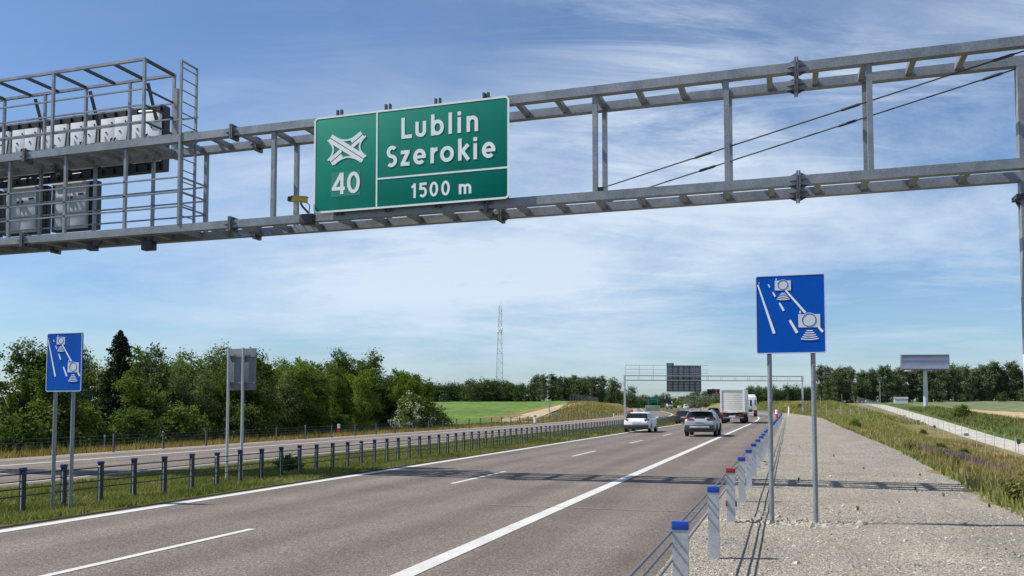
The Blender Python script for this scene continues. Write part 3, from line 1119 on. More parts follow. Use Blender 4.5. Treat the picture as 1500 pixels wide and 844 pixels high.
# purple flower patch
X = 8.2 + r.normal(0, .8, 1100)
Y = 51 + r.normal(0, 4.2, 1100)
tag(blades('purple_flowers', X, Y, .55, .075, L_PURPLE, 10, .4, 1), 'patch of purple pink flower heads on the right verge slope', 'flowers', None, 'stuff')

# gravel stones: real little stones in front of the texture
def stones(name, X, Y, size, seed, m):
    r2 = np.random.default_rng(seed)
    n = len(X)
    base = np.array([(-1, -.7, 0), (1, -.8, 0), (.8, .9, 0), (-.9, .7, 0), (-.5, -.4, .8), (.5, -.3, .9), (.4, .5, .75), (-.4, .4, .85)])
    fcs = np.array([(4, 5, 6, 7), (0, 1, 5, 4), (1, 2, 6, 5), (2, 3, 7, 6), (3, 0, 4, 7)])
    a = r2.uniform(0, 6.28, n)
    s = size * r2.lognormal(0, .4, n)
    B = base[None] * (1 + r2.normal(0, .18, (n, 8, 3)))
    V = np.empty((n, 8, 3))
    V[..., 0] = (B[..., 0] * np.cos(a)[:, None] - B[..., 1] * np.sin(a)[:, None]) * s[:, None] + X[:, None]
    V[..., 1] = (B[..., 0] * np.sin(a)[:, None] + B[..., 1] * np.cos(a)[:, None]) * s[:, None] + Y[:, None]
    V[..., 2] = B[..., 2] * s[:, None] * r2.uniform(.5, 1, n)[:, None] + (terr(X, Y) - .004)[:, None]
    F = (np.arange(n)[:, None, None] * 8 + fcs[None]).reshape(-1, 4)
    o = link(name, np_mesh(name, V.reshape(-1, 3), F, m, np.repeat(r2.uniform(0, 1, n), 8)))
    o['kind'] = 'stuff'
    return o


def stone_mat():
    m = bpy.data.materials.new('loose_stone')
    m.use_nodes = True
    t = m.node_tree
    at = N(t, 'ShaderNodeAttribute', attribute_name='tint')
    b = t.nodes['Principled BSDF']
    t.links.new(ramp(t, at.outputs['Fac'], [(0, (0.13, 0.12, 0.105)), (.5, (0.28, 0.26, 0.23)), (.9, (0.40, 0.375, 0.33)), (1, (0.56, 0.53, 0.47))]), b.inputs['Base Color'])
    b.inputs['Roughness'].default_value = .9
    return m


M_STONE = stone_mat()
X, Y = scatter(40000, -1.25, 4.5, 5, 45, 1.7)
tag(stones('gravel_stones', X, Y, .0105, 3, M_STONE), 'loose gravel stones scattered over the shoulder', 'gravel', None, 'stuff')
X = np.concatenate([-.27 + r.normal(0, .35, 260), .36 + r.normal(0, .4, 330)])
Y = 13.85 + r.normal(0, .22, 590)
tag(stones('light_stones', X, Y, .026, 4, mat('pale_stone', (.36, .325, .27), .9, var=.25, scale=9)), 'pale stones heaped round the feet of the large blue sign', 'stones', None, 'stuff')
# ------------------------------------------------------------------ the near gantry
GY0, GY1 = 19.0, 20.08           # centre planes of the front and rear chords
TOPZ, BOTZ, CH = 9.02, 6.58, .20   # chord centre heights and chord size
gan = thing('sign_gantry', (4.5, 19.5, gz(4.5, 19.5)), 'big grey steel truss gantry spanning the road overhead, with cage, ladder and leg', 'gantry')
XL, XR = -30.0, 4.95
XLEG = 4.76
for z in (TOPZ, BOTZ):
    for y in (GY0, GY1):
        m_ = MB()
        m_.bar((XL, y, z), (XR, y, z), CH, CH)
        m_.build('chord', GALV, gan)
# cross battens
for z, mm in ((TOPZ, GALV_DARK), (BOTZ, GALV_DARK)):
    x = 3.53
    while x > -29:
        m_ = MB()
        m_.box((x, (GY0 + GY1) / 2, z), (.12, GY1 - GY0 - CH, .12))
        m_.build('batten', GALV, gan)
        x -= .955
# uprights
for x in (1.70, -1.19, -4.11, -7.0, -9.8, -12.57):
    for y in (GY0, GY1):
        m_ = MB()
        m_.bar((x, y, BOTZ + CH / 2), (x, y, TOPZ - CH / 2), .11, .11)
        m_.build('upright', GALV, gan)
for x in (-17.28, -19.36, -21.4, -23.4, -25.4):
    for y in (GY0, GY1):
        m_ = MB()
        m_.bar((x, y, BOTZ + CH / 2), (x, y, TOPZ - CH / 2), .078, .078)
        m_.build('upright', GALV, gan)
# end frame of the walkway
for y in (GY0, GY1):
    m_ = MB()
    m_.bar((-15.47, y, BOTZ + CH / 2), (-15.47, y, TOPZ - CH / 2), .10, .10)
    m_.build('upright', GALV, gan)


def joint(x, y, z):
    m_ = MB()
    for dx in (-.022, .022):
        m_.box((x + dx * 1.05, y, z), (.035, .33, .38))
    for s in (-1, 1):
        for dx in (-1, 1):
            # triangular stiffeners above, below and on the faces
            a = [(x + dx * .045, y - .012, z + s * .101), (x + dx * .045, y - .012, z + s * .18), (x + dx * .20, y - .012, z + s * .101),
                 (x + dx * .045, y + .012, z + s * .101), (x + dx * .045, y + .012, z + s * .18), (x + dx * .20, y + .012, z + s * .101)]
            m_.add(a, [(0, 1, 2), (5, 4, 3), (0, 3, 4, 1), (1, 4, 5, 2), (2, 5, 3, 0)])
            a = [(x + dx * .045, y + s * .101, z - .012), (x + dx * .045, y + s * .16, z - .012), (x + dx * .20, y + s * .101, z - .012),
                 (x + dx * .045, y + s * .101, z + .012), (x + dx * .045, y + s * .16, z + .012), (x + dx * .20, y + s * .101, z + .012)]
            m_.add(a, [(0, 1, 2), (5, 4, 3), (0, 3, 4, 1), (1, 4, 5, 2), (2, 5, 3, 0)])
    m_.build('flange_joint', steel('joint_steel', (0.08, 0.088, 0.10), (0.16, 0.17, 0.185)), gan)


for x in (.27, -6.72, -13.79, -20.76):
    for y in (GY0, GY1):
        for z in (TOPZ, BOTZ):
            joint(x, y, z)
# stay rods with turnbuckles
for (p, q) in (((-4.05, GY1 - .05, BOTZ + .14), (4.62, GY1 - .05, TOPZ - .16)), ((-4.05, GY0, BOTZ + .17), (4.62, GY0, TOPZ - .16))):
    m_ = MB()
    p, q = Vector(p), Vector(q)
    m_.tube([p, q], .016, 6)
    for u in (.27, .62, .95):
        c = p.lerp(q, u)
        d = (q - p).normalized()
        m_.tube([c - d * .22, c - d * .16, c + d * .16, c + d * .22], [.016, .032, .032, .016], 6)
    m_.build('stay_rod', GALV_DARK, gan)
for y in (GY0, GY1):
    m_ = MB()
    m_.box((-4.0, y, BOTZ + .15), (.16, .05, .12))
    m_.build('stay_anchor', GALV_DARK, gan)
# legs at the right end
for y in (GY0, GY1):
    m_ = MB()
    m_.bar((XLEG, y, gz(XLEG, y) - .2), (XLEG, y, TOPZ - CH / 2 - .002), .24, .24)
    m_.box((XLEG, y, gz(XLEG, y) + .03), (.6, .5, .06))
    m_.build('leg', GALV, gan)
    m_ = MB()
    m_.box((XLEG, y, 6.12), (.44, .44, .04))
    m_.box((XLEG, y, 6.17), (.44, .44, .04))
    for dx in (-1, 1):
        a = [(XLEG + dx * .122, y - .015, 6.05), (XLEG + dx * .22, y - .015, 6.1), (XLEG + dx * .122, y - .015, 5.9)]
        m_.add(a + [(v[0], v[1] + .03, v[2]) for v in a], [(0, 1, 2), (5, 4, 3), (0, 3, 4, 1), (1, 4, 5, 2), (2, 5, 3, 0)])
    m_.build('leg_flange', GALV_DARK, gan)
for s, x in ((-1, XL + .12), (1, XL + .12)):
    y = GY0 if s < 0 else GY1
    m_ = MB()
    m_.bar((x, y, gz(x, y) - .2), (x, y, TOPZ - CH / 2 - .002), .24, .24)
    m_.build('leg', GALV, gan)
# walkway gratings on the left part
for z, x1 in ((TOPZ + .085, -16.7), (BOTZ + .085, -15.5)):
    m_ = MB()
    x = x1
    while x > -29:
        m_.box((x, (GY0 + GY1) / 2, z), (.018, GY1 - GY0 - CH - .01, .03))
        x -= .05
    for k in range(5):
        m_.box(((x1 + -29) / 2, GY0 + .2 + k * .137, z - .02), (x1 + 29, .012, .012))
    m_.build('grating', GALV, gan)
# upper cage
CT = 11.38
YC0, YC1 = GY0, 20.22
for y in (YC0, YC1):
    m_ = MB()
    m_.bar((-29, y, CT), (-16.7, y, CT), .075, .075)
    m_.build('cage_rail', GALV, gan)
    for z in (10.55, 10.10, 9.64):
        m_ = MB()
        m_.bar((-29, y, z), (-16.7, y, z), .04, .04)
        m_.build('guard_rail', GALV, gan)
x = -16.72
k = 0
while x > -29:
    for y in (YC0, YC1):
        m_ = MB()
        xx = x if y == YC0 else x - .02
        m_.bar((xx, y, TOPZ + .10), (xx, y, CT - .0375), .072, .072)
        m_.build('cage_post', GALV, gan)
    x -= 3.17 if k % 2 == 0 else 3.17
    k += 1
x = -18.3
while x > -29:
    m_ = MB()
    m_.bar((x, YC1, TOPZ + .10), (x, YC1, CT - .045), .07, .07)
    m_.build('cage_post', GALV, gan)
    x -= 3.17
x = -16.74
while x > -29:
    m_ = MB()
    m_.bar((x, YC0 + .045, CT - .002), (x, YC1 - .045, CT - .002), .075, .075)
    m_.build('cage_tie', GALV_DARK, gan)
    x -= 1.056
for z in (10.55, 10.10, 9.64):
    m_ = MB()
    m_.bar((-16.72, YC0 + .05, z), (-16.72, YC1 - .05, z), .045, .045)
    m_.build('guard_rail', GALV_DARK, gan)
# diagonal struts carrying the display
x = -17.6
while x > -29:
    m_ = MB()
    m_.bar((x, 20.55, 10.2), (x - .05, YC1 - .02, 11.25), .07, .07)
    m_.build('display_strut', GALV_DARK, gan)
    x -= 2.1
# lower guard rails
for y in (GY0 - .02, GY1 + .02):
    for z in (7.98, 7.58, 7.18):
        m_ = MB()
        m_.bar((-29, y, z), (-15.47, y, z), .038, .038)
        m_.build('guard_rail', GALV, gan)
for z in (7.98, 7.58, 7.18):
    m_ = MB()
    m_.bar((-15.47, GY0 + .05, z + .01), (-15.47, GY1 - .05, z + .01), .04, .04)
    m_.build('guard_rail', GALV, gan)
# short rails between the cage and the ladder
for z in (10.0, 9.6, 9.28):
    m_ = MB()
    m_.bar((-16.66, GY1, z), (-15.80, GY1, z), .045, .045)
    m_.build('guard_rail', GALV, gan)
# panel post at the cage end
m_ = MB()
m_.bar((-16.6, 20.2, 8.9), (-16.6, 20.2, 10.95), .10, .16)
m_.build('end_plate', GALV, gan)
# ladder
lad = MB()
for y in (GY0 - .10, GY0 + .52):
    lad.bar((-15.42, y, BOTZ + .1), (-15.42, y, 11.15), .065, .05)
z = BOTZ + .35
while z < 11.12:
    lad.tube([(-15.42, GY0 - .08, z), (-15.42, GY0 + .50, z)], .016, 6)
    z += .31
lad.bar((-15.42, GY0 - .10, 11.13), (-15.42, GY0 + .52, 11.13), .04, .04)
lad.build('ladder', GALV, gan)

# ------------------------------------------------------------------ display boards behind the gantry (backs)
db = thing('display_board', (-21.5, 20.9, 8.9), 'long variable message board high on the gantry cage, white cabinet doors on its back', 'message board')
m_ = MB()
m_.box((-22.05, 20.95, 9.83), (8.95, .26, 1.95))
x = -17.7
while x > -26.2:
    m_.box((x, 20.80, 8.95), (.04, .06, .20))
    m_.box((x, 20.80, 10.72), (.04, .06, .18))
    x -= .42
m_.build('housing', BLACK, db)
x = -17.62
k = 0
while x > -26:
    w = 1.02
    for s in (0, 1):
        m_ = MB()
        m_.box((x - w * (.25 + .5 * s), 20.745, 9.83), (w * .5 - .012, .10, 1.46), bev=.004)
        d_ = m_.build('cabinet_door', WHITE_PAINT, db)
        h_ = MB()
        hx = x - w * .5 + (.07 if s == 0 else -.07)
        h_.tube([(hx, 20.685, 9.93), (hx, 20.65, 9.91), (hx, 20.65, 9.79), (hx, 20.685, 9.77)], .024, 6)
        for (ax, az_) in ((.09, .58), (.30, .30), (.30, -.05)):
            h_.box((x - w * (.5 * s) - ax, 20.685, 9.83 + az_), (.045, .014, .045))
        h_.build('handle', BLACK, d_)
    m_ = MB()
    m_.tube([(x - w - .06, 20.62, 9.2), (x - w - .06, 20.55, 9.5), (x - w - .06, 20.62, 10.3)], .022, 6)
    m_.build('cable_duct', DARKGREY, db)
    x -= 1.16
    k += 1
m_ = MB()
m_.tube([(-17.5, 20.66, 9.15), (-17.5, 20.58, 9.6), (-17.52, 20.58, 10.4), (-17.62, 20.6, 10.56), (-18.3, 20.6, 10.6)], .03, 6)
m_.build('conduit', WHITE_PAINT, db)
for xr, lb in ((-19.97, 'square shaded grey lane display cabinet low on the gantry, right one, beside the open railing'), (-21.91, 'square shaded grey lane display cabinet low on the gantry, left of the other one'), (-23.85, 'shaded grey lane display cabinet low on the gantry, cut by the left picture edge')):
    t_ = thing('lane_display', (xr - .8, 20.6, 7.2), lb, 'lane display')
    m_ = MB()
    m_.box((xr - .86, 20.88, 7.98), (1.72, .22, 1.5), bev=.03)
    m_.build('housing', BLACK, t_)
    for s in (0, 1):
        m_ = MB()
        m_.box((xr - .28 - .30 - .60 * s + .02, 20.70, 7.95), (.585, .14, 1.36), bev=.015)
        d_ = m_.build('cabinet_door', GREY_PAINT, t_)  # grey puts the walkway's shade into the door colour
        h_ = MB()
        hx = xr - .86 + (.08 if s == 0 else -.08)
        h_.tube([(hx, 20.62, 8.24), (hx, 20.585, 8.22), (hx, 20.585, 8.1), (hx, 20.62, 8.08)], .026, 6)
        h_.box((hx + (.2 if s == 0 else -.2), 20.62, 8.50), (.03, .012, .03))
        h_.build('handle', BLACK, d_)
        if s == 0:
            h_ = MB()
            h_.box((xr - .45, 20.62, 8.30), (.2, .008, .06))
            h_.build('type_plate', DARKGREY, d_)
    m_ = MB()
    m_.box((xr - .9, 20.66, 8.66), (1.3, .18, .05))
    m_.build('top_flange', WHITE_PAINT, t_)
    m_ = MB()
    m_.box((xr - .8, 20.3, 8.86), (.5, .1, .05))
    m_.tube([(xr - 1.8, 20.3, 8.80), (xr - .1, 20.3, 8.83)], .02, 6)
    m_.build('hanger', GALV_DARK, t_)

# small devices under the gantry
for (x, lb) in ((-16.62, 'small black detector box hanging under the gantry below the railing'), (-18.7, 'small dark bracketed sensor under the gantry, left of the hanging black box')):
    t_ = thing('traffic_detector', (x, 19.3, 6.2), lb, 'detector')
    m_ = MB()
    if x > -17:
        m_.box((x, 19.2, 6.22), (.36, .22, .26), bev=.03)
        m_.build('housing', BLACK, t_)
        m_ = MB()
        m_.bar((x, 19.25, 6.3), (x, 19.3, 6.5), .06, .06)
        m_.build('bracket', GALV_DARK, t_)
    else:
        m_.box((x, 19.35, 6.30), (.26, .3, .12), .4, bev=.02)
        m_.build('housing', DARKGREY, t_)
        m_ = MB()
        m_.bar((x + .1, 19.4, 6.3), (x + .3, 19.4, 6.5), .05, .05)
        m_.build('bracket', GALV_DARK, t_)
ct = thing('surveillance_camera', (-11.5, 18.7, 6.7), 'yellow surveillance camera on the lower gantry beam, beside the green sign', 'camera')
m_ = MB()
m_.bar((-11.72, 18.55, 6.99), (-11.36, 18.63, 6.965), .13, .12)
m_.bar((-11.75, 18.545, 7.062), (-11.34, 18.635, 7.035), .155, .016)
m_.build('housing', YELLOW, ct)
m_ = MB()
m_.bar((-11.83, 18.525, 7.0), (-11.722, 18.55, 6.99), .12, .11)
m_.build('lens_hood', BLACK, ct)
m_ = MB()
m_.tube([(-11.52, 18.60, 6.90), (-11.50, 18.64, 6.82), (-11.42, 18.80, 6.68)], .026, 6)
m_.tube([(-11.40, 18.62, 6.92), (-11.30, 18.66, 6.84), (-11.34, 18.70, 6.60)], .014, 6)
m_.build('bracket', GALV_DARK, ct)
m_ = MB()
m_.box((-11.42, 18.76, 6.50), (.36, .2, .26), bev=.02)
m_.build('junction_box', DARKGREY, ct)

# ------------------------------------------------------------------ strokes: letters and symbols on signs
class Strokes:
    """flat strokes in a sign plane (u right, v up); every stroke lies a hair above the one before"""
    def __init__(self, org, ux, nrm, lift=.004):
        self.o, self.ux, self.n = Vector(org), Vector(ux), Vector(nrm)
        self.lift = lift
        self.mb = MB()
        self.k = 0

    def P(self, u, v, e=0.0):
        return self.o + self.ux * u + Vector((0, 0, 1)) * v + self.n * (self.lift + e)

    def poly(self, pts, th=.0015):
        self.k += 1
        e = self.k * .00025
        n = len(pts)
        top = [self.P(u, v, e + th) for u, v in pts]
        bot = [self.P(u, v, -self.lift * .9) for u, v in pts]
        fs = [tuple(range(n))]
        for i in range(n):
            j = (i + 1) % n
            fs.append((i, n + i, n + j, j))
        self.mb.add(top + bot, fs)
        return self

    def stroke(self, pts, w, w2=None, close=False):
        w2 = w2 or w
        pts = [Vector((p[0], p[1])) for p in pts]
        n = len(pts)
        Lf, Rt = [], []
        for i, p in enumerate(pts):
            if close:
                a, b = pts[(i - 1) % n], pts[(i + 1) % n]
            else:
                a, b = pts[max(i - 1, 0)], pts[min(i + 1, n - 1)]
            d1 = (p - a).normalized() if (p - a).length > 1e-6 else (b - p).normalized()
            d2 = (b - p).normalized() if (b - p).length > 1e-6 else d1
            d = (d1 + d2).normalized()
            s = Vector((-d.y, d.x))
            k = 1 / max(.5, s.dot(Vector((-d1.y, d1.x))))
            ww = w + (w2 - w) * i / (n - 1)
            Lf.append(p + s * ww / 2 * k)
            Rt.append(p - s * ww / 2 * k)
        self.k += 1
        e = self.k * .00025
        vs, fs = [], []
        for i in range(n):
            vs += [self.P(*Lf[i], e + .0015), self.P(*Rt[i], e + .0015), self.P(*Lf[i], -self.lift * .9), self.P(*Rt[i], -self.lift * .9)]
        rng_ = range(n if close else n - 1)
        for i in rng_:
            a, b = 4 * i, 4 * ((i + 1) % n)
            fs += [(a, a + 1, b + 1, b), (a, b, b + 2, a + 2), (a + 1, a + 3, b + 3, b + 1)]
        if not close:
            fs += [(0, 2, 3, 1), (4 * n - 4, 4 * n - 3, 4 * n - 1, 4 * n - 2)]
        self.mb.add(vs, fs)
        return self


def arc(cx, cy, rx, ry, a0, a1, n=14):
    return [(cx + rx * math.cos(R(a0 + (a1 - a0) * i / n)), cy + ry * math.sin(R(a0 + (a1 - a0) * i / n))) for i in range(n + 1)]


def glyph(S, ch, x0, x1, b, t, w, xh=None):
    """one sans-serif character in the box x0..x1, baseline b, top t; strokes of width w"""
    h = w / 2
    l, r_, lo, hi = x0 + h, x1 - h, b + h, t - h
    cx, W = (l + r_) / 2, (r_ - l) / 2
    xh = xh or t
    xhi = xh - h
    cy = (lo + xhi) / 2
    Ry = (xhi - lo) / 2
    if ch == 'L':
        S.stroke([(l, t), (l, b)], w).stroke([(x0, lo), (x1, lo)], w)
    elif ch == 'l' or ch == 'I':
        S.stroke([(cx, t), (cx, b)], w)
    elif ch == 'i':
        S.stroke([(cx, xh), (cx, b)], w).poly([(cx - h * 1.05, t), (cx + h * 1.05, t), (cx + h * 1.05, t - w * 1.05), (cx - h * 1.05, t - w * 1.05)])
    elif ch == 'u':
        S.stroke([(l, xh), (l, lo + W)] + arc(cx, lo + W, W, W, 180, 360, 14) + [(r_, xh)], w)
    elif ch == 'n':
        S.stroke([(l, b), (l, xh)], w).stroke([(l, xhi - W)] + arc(cx, xhi - W, W, W, 180, 0, 14) + [(r_, b)], w)
    elif ch == 'm':
        q = W / 2
        S.stroke([(l, b), (l, xh)], w).stroke(arc(l + q, xhi - q, q, q, 180, 0, 12) + [(cx, b)], w).stroke(arc(cx + q, xhi - q, q, q, 180, 0, 12) + [(r_, b)], w)
    elif ch == 'b':
        S.stroke([(l, t), (l, b)], w).stroke(arc(cx, cy, W, Ry, 0, 360, 30)[:-1], w, close=True)
    elif ch == 'o':
        S.stroke(arc(cx, cy, W, Ry, 0, 360, 30)[:-1], w, close=True)
    elif ch == '0':
        S.stroke(arc(cx, (lo + hi) / 2, W, (hi - lo) / 2, 0, 360, 32)[:-1], w, close=True)
    elif ch == 'e':
        S.stroke(arc(cx, cy, W, Ry, 0, 315, 26), w).stroke([(x0 + w * .6, cy - h * .1), (x1 - w * .02, cy - h * .1)], w * .85)
    elif ch == 'r':
        S.stroke([(l, b), (l, xh)], w).stroke(arc(l + (x1 - l) * .95, xhi - (x1 - l) * .95, (x1 - l) * .95, (x1 - l) * .95, 170, 92, 8), w)
    elif ch == 'z':
        S.stroke([(x0, xhi), (x1, xhi)], w).stroke([(x0, lo), (x1, lo)], w).stroke([(r_ + h * .1, xhi), (l - h * .1, lo)], w * 1.05)
    elif ch == 'k':
        S.stroke([(l, t), (l, b)], w).stroke([(x1 - w * .55, xh - w * .1), (l + h * .5, cy - w * .1)], w).stroke([(l + w * .9, cy + w * .1), (x1 - w * .45, b + w * .05)], w)
    elif ch == 'S':
        ry = (hi - lo) / 4
        S.stroke(arc(cx + W * .1, hi - ry, W * .88, ry, 38, 255, 14) + arc(cx - W * .05, lo + ry, W * .95, ry, 80, -135, 14), w)
    elif ch == '1':
        S.stroke([(r_, t), (r_, b)], w).stroke([(r_ + h * .3, hi + h * .4), (x0, hi - w * 1.2)], w * .9)
    elif ch == '5':
        hy = lo + (hi - lo) * .56
        S.stroke([(x1 - h * .3, hi), (l + h * .2, hi)], w).stroke([(l + h * .35, t), (l, hy - h * .3)], w)
        ry = (hy + h * .3 - lo) / 2 + h * .25
        S.stroke(arc(cx - W * .1, lo + ry, W * 1.1, ry, 130, -140, 18), w)
    elif ch == '4':
        S.stroke([(r_ - w * .35, t), (r_ - w * .35, b)], w).stroke([(x0, b + (t - b) * .27), (x1 + h * .2, b + (t - b) * .27)], w).stroke([(r_ - w * .5, t - h * .4), (x0 + h * .75, b + (t - b) * .27)], w)


# ------------------------------------------------------------------ the green direction sign
SX, SZ, SY = -11.24, 6.63, 18.74
SW, SH = 5.15, 2.43
gs = thing('direction_sign', (SX + SW / 2, SY, SZ), 'large green overhead direction sign reading Lublin Szerokie 1500 m, exit 40', 'direction sign')
m_ = MB()
m_.box((SX + SW / 2, SY + .02, SZ + SH / 2), (SW - .03, .04, SH - .03), bev=.004)
m_.build('panel', SIGN_GREEN, gs)


def rrect(u0, v0, u1, v1, rad, n=6):
    out = []
    for (cx, cy, a) in ((u1 - rad, v1 - rad, 0), (u0 + rad, v1 - rad, 90), (u0 + rad, v0 + rad, 180), (u1 - rad, v0 + rad, 270)):
        out += arc(cx, cy, rad, rad, a, a + 90, n)
    return out


ORG = (SX, SY, SZ)
S = Strokes(ORG, (1, 0, 0), (0, -1, 0))
S.stroke(rrect(.022, .022, SW - .022, SH - .022, .09), .045, close=True)
S.stroke([(1.745, .045), (1.745, SH - .045)], .04)
S.stroke([(1.765, .735), (SW - .045, .735)], .04)
S.mb.build('border', SIGN_WHITE, gs)
S = Strokes(ORG, (1, 0, 0), (0, -1, 0), .0022)
S.poly([(.49, .38), (1.30, .38), (1.30, 1.0), (.49, 1.0)], .0006)
S.mb.build('number_patch', SIGN_PATCH, gs)
S = Strokes(ORG, (1, 0, 0), (0, -1, 0), .004)
w = .088
for ch, a, b_ in (('L', 2.40, 2.68), ('u', 2.77, 3.05), ('b', 3.18, 3.51), ('l', 3.63, 3.72), ('i', 3.86, 3.95), ('n', 4.09, 4.38)):
    glyph(S, ch, a, b_, 1.66 + .005, 2.18, w, 2.045)
for ch, a, b_ in (('S', 1.99, 2.30), ('z', 2.39, 2.62), ('e', 2.72, 3.05), ('r', 3.17, 3.36), ('o', 3.42, 3.77), ('k', 3.88, 4.18), ('i', 4.265, 4.355), ('e', 4.48, 4.81)):
    glyph(S, ch, a, b_, .995, 1.52, w, 1.375)
S.mb.build('town_name', SIGN_WHITE, gs)
S = Strokes(ORG, (1, 0, 0), (0, -1, 0), .004)
for ch, a, b_ in (('1', 2.68, 2.79), ('5', 2.88, 3.08), ('0', 3.15, 3.37), ('0', 3.45, 3.67)):
    glyph(S, ch, a, b_, .19, .545, .06)
glyph(S, 'm', 3.90, 4.21, .19, .43, .06)
S.mb.build('distance', SIGN_WHITE, gs)
S = Strokes(ORG, (1, 0, 0), (0, -1, 0), .006)
glyph(S, '4', .52, .87, .435, .97, .088)
glyph(S, '0', .94, 1.29, .435, .97, .088)
S.mb.build('exit_number', SIGN_WHITE, gs)
# interchange symbol
S = Strokes(ORG, (1, 0, 0), (0, -1, 0), .004)
A, B = Vector((.455, 1.875)), Vector((1.385, 1.265))
d = (B - A).normalized()
n_ = Vector((-d.y, d.x))
for s in (-1, 1):
    S.stroke([A + n_ * s * .058, B + n_ * s * .058], .095)
A2, B2 = Vector((.475, 1.26)), Vector((1.355, 1.88))
d2 = (B2 - A2).normalized()
n2 = Vector((-d2.y, d2.x))
for s in (-1, 1):
    o1 = n2 * s * .058
    mid = (A2 + B2) / 2
    gap = .175 + s * 0.02
    S.stroke([A2 + o1, mid + o1 - d2 * (.17 - s * .025)], .09)
    S.stroke([mid + o1 + d2 * (.17 + s * .025), B2 + o1], .09)


def bez(p0, p1, p2, n=14):
    return [((1 - t) ** 2 * p0[0] + 2 * t * (1 - t) * p1[0] + t * t * p2[0], (1 - t) ** 2 * p0[1] + 2 * t * (1 - t) * p1[1] + t * t * p2[1]) for t in [i / n for i in range(n + 1)]]


S.stroke(bez((.53, 1.925), (.92, 1.62), (1.27, 1.935)), .042)
S.stroke(bez((.57, 1.20), (.92, 1.50), (1.31, 1.205)), .042)
S.stroke(bez((.385, 1.83), (.70, 1.57), (.39, 1.31)), .042)
S.stroke(bez((1.44, 1.835), (1.10, 1.57), (1.455, 1.32)), .042)
S.mb.build('interchange_symbol', SIGN_WHITE, gs)
for u in (.67, 2.0, 3.32, 4.55):
    m_ = MB()
    for dx in (-.055, .055):
        m_.box((SX + u + dx, SY + .08, SZ + SH / 2 + .05), (.05, .075, SH + .22))
    m_.build('mounting_rail', GALV_DARK, gs)

# ------------------------------------------------------------------ camera-warning signs
def camera_sign(x, y, zb, wd, ht, posts, label, rz=0.0, pr=.038):
    t_ = thing('blue_road_sign', (x, y, gz(x, y)), label, 'road sign')
    ca, sa = math.cos(rz), math.sin(rz)
    ux = Vector((ca, sa, 0))
    nn = Vector((sa, -ca, 0))
    O = Vector((x, y, 0)) - ux * wd / 2 + Vector((0, 0, zb))
    m_ = MB()
    pl = rrect(0, 0, wd, ht, .035)
    n = len(pl)
    f_ = [O + ux * u + Vector((0, 0, v)) for u, v in pl]
    k_ = [p - nn * .025 for p in f_]
    m_.add(f_ + k_, [tuple(range(n)), tuple(range(2 * n - 1, n - 1, -1))] + [(i, n + i, n + (i + 1) % n, (i + 1) % n) for i in range(n)])
    m_.build('panel', SIGN_BLUE, t_)
    S = Strokes(O, ux, nn, .003)
    S.stroke(rrect(.007, .007, wd - .007, ht - .007, .03), .012, close=True)
    S.mb.build('border', SIGN_GREYWHITE, t_)

    def Q(px_, py_):
        u = (px_ - 103) / 607
        top = 88 - 23 * (px_ - 98) / 607
        return (u * wd, (775 - py_) / (775 - top) * ht)
    sc = wd / 607
    S = Strokes(O, ux, nn, .003)
    S.stroke([Q(124, 165), Q(263, 597)], 12 * sc, 24 * sc)
    S.stroke([Q(136, 140), Q(134, 162)], 4 * sc)
    for a, b_, w1, w2 in (((217, 161), (230, 187), 9, 11), ((256, 231), (277, 270), 12, 14), ((312, 327), (350, 396), 15, 19), ((400, 481), (463, 594), 20, 25)):
        S.stroke([Q(*a), Q(*b_)], w1 * sc, w2 * sc)
    S.stroke([Q(369, 216), Q(536, 416)], 15 * sc, 20 * sc)
    S.stroke([Q(648, 546), Q(684, 589)], 19 * sc, 22 * sc)
    for cx, y0, dy, w0, dw, k, th in ((346, 241, 14.5, 18, 9.5, 5, 6.5), (571, 577, 19.5, 27, 12.5, 5, 8.5)):
        for i in range(k):
            hw = w0 + dw * i
            yy = y0 + dy * i
            S.stroke([Q(cx + hw * q, yy - 6 * (q * q) * (i / 3.0)) for q in (-1, -.5, 0, .5, 1)], th * sc)
    S.mb.build('road_symbol', SIGN_WHITE, t_)
    for (x0, y0, x1, y1, cx, cy, rb, rr1, th, kx, ky, kw, kh) in ((274, 128, 415, 216, 345, 167, 50, 43, 6, 288, 116, 12, 16), (475, 430, 663, 547, 568, 482, 68, 58, 7, 492, 410, 16, 26)):
        S = Strokes(O, ux, nn, .004)
        S.poly([Q(x0, y1), Q(x1, y1), Q(x1, y0), Q(x0, y0)])
        cu, cv = Q(cx, cy)
        S.poly(arc(cu, cv, rb * sc, rb * sc, 0, 360, 30)[:-1])
        a, b_ = Q(kx, ky)
        S.poly(rrect(a - kw * sc / 2, b_ - kh * sc / 2, a + kw * sc / 2, b_ + kh * sc / 2, kw * sc * .3, 3))
        cs = S.mb.build('camera_symbol', SIGN_GREYWHITE, t_)
        S = Strokes(O, ux, nn, .0075)
        S.stroke(arc(cu, cv, rr1 * sc, rr1 * sc, 0, 360, 30)[:-1], th * sc, close=True)
        S.mb.build('lens_ring', SIGN_BLUE, cs)
    for pu in posts:
        p = O + ux * pu - nn * .065
        m_ = MB()
        m_.tube([(p.x, p.y, gz(p.x, p.y) - .2), (p.x, p.y, zb + ht - .04)], pr, 12)
        m_.build('post', GALV, t_)
    m_ = MB()
    for zz in (.25, .95):
        p = O + ux * (wd / 2) + Vector((0, 0, zz * ht / 1.2))
        m_.box((p.x - nn.x * .04, p.y - nn.y * .04, p.z), (wd * .9, .03, .05), rz)
    m_.build('clamp_rail', GALV, t_)
    return t_


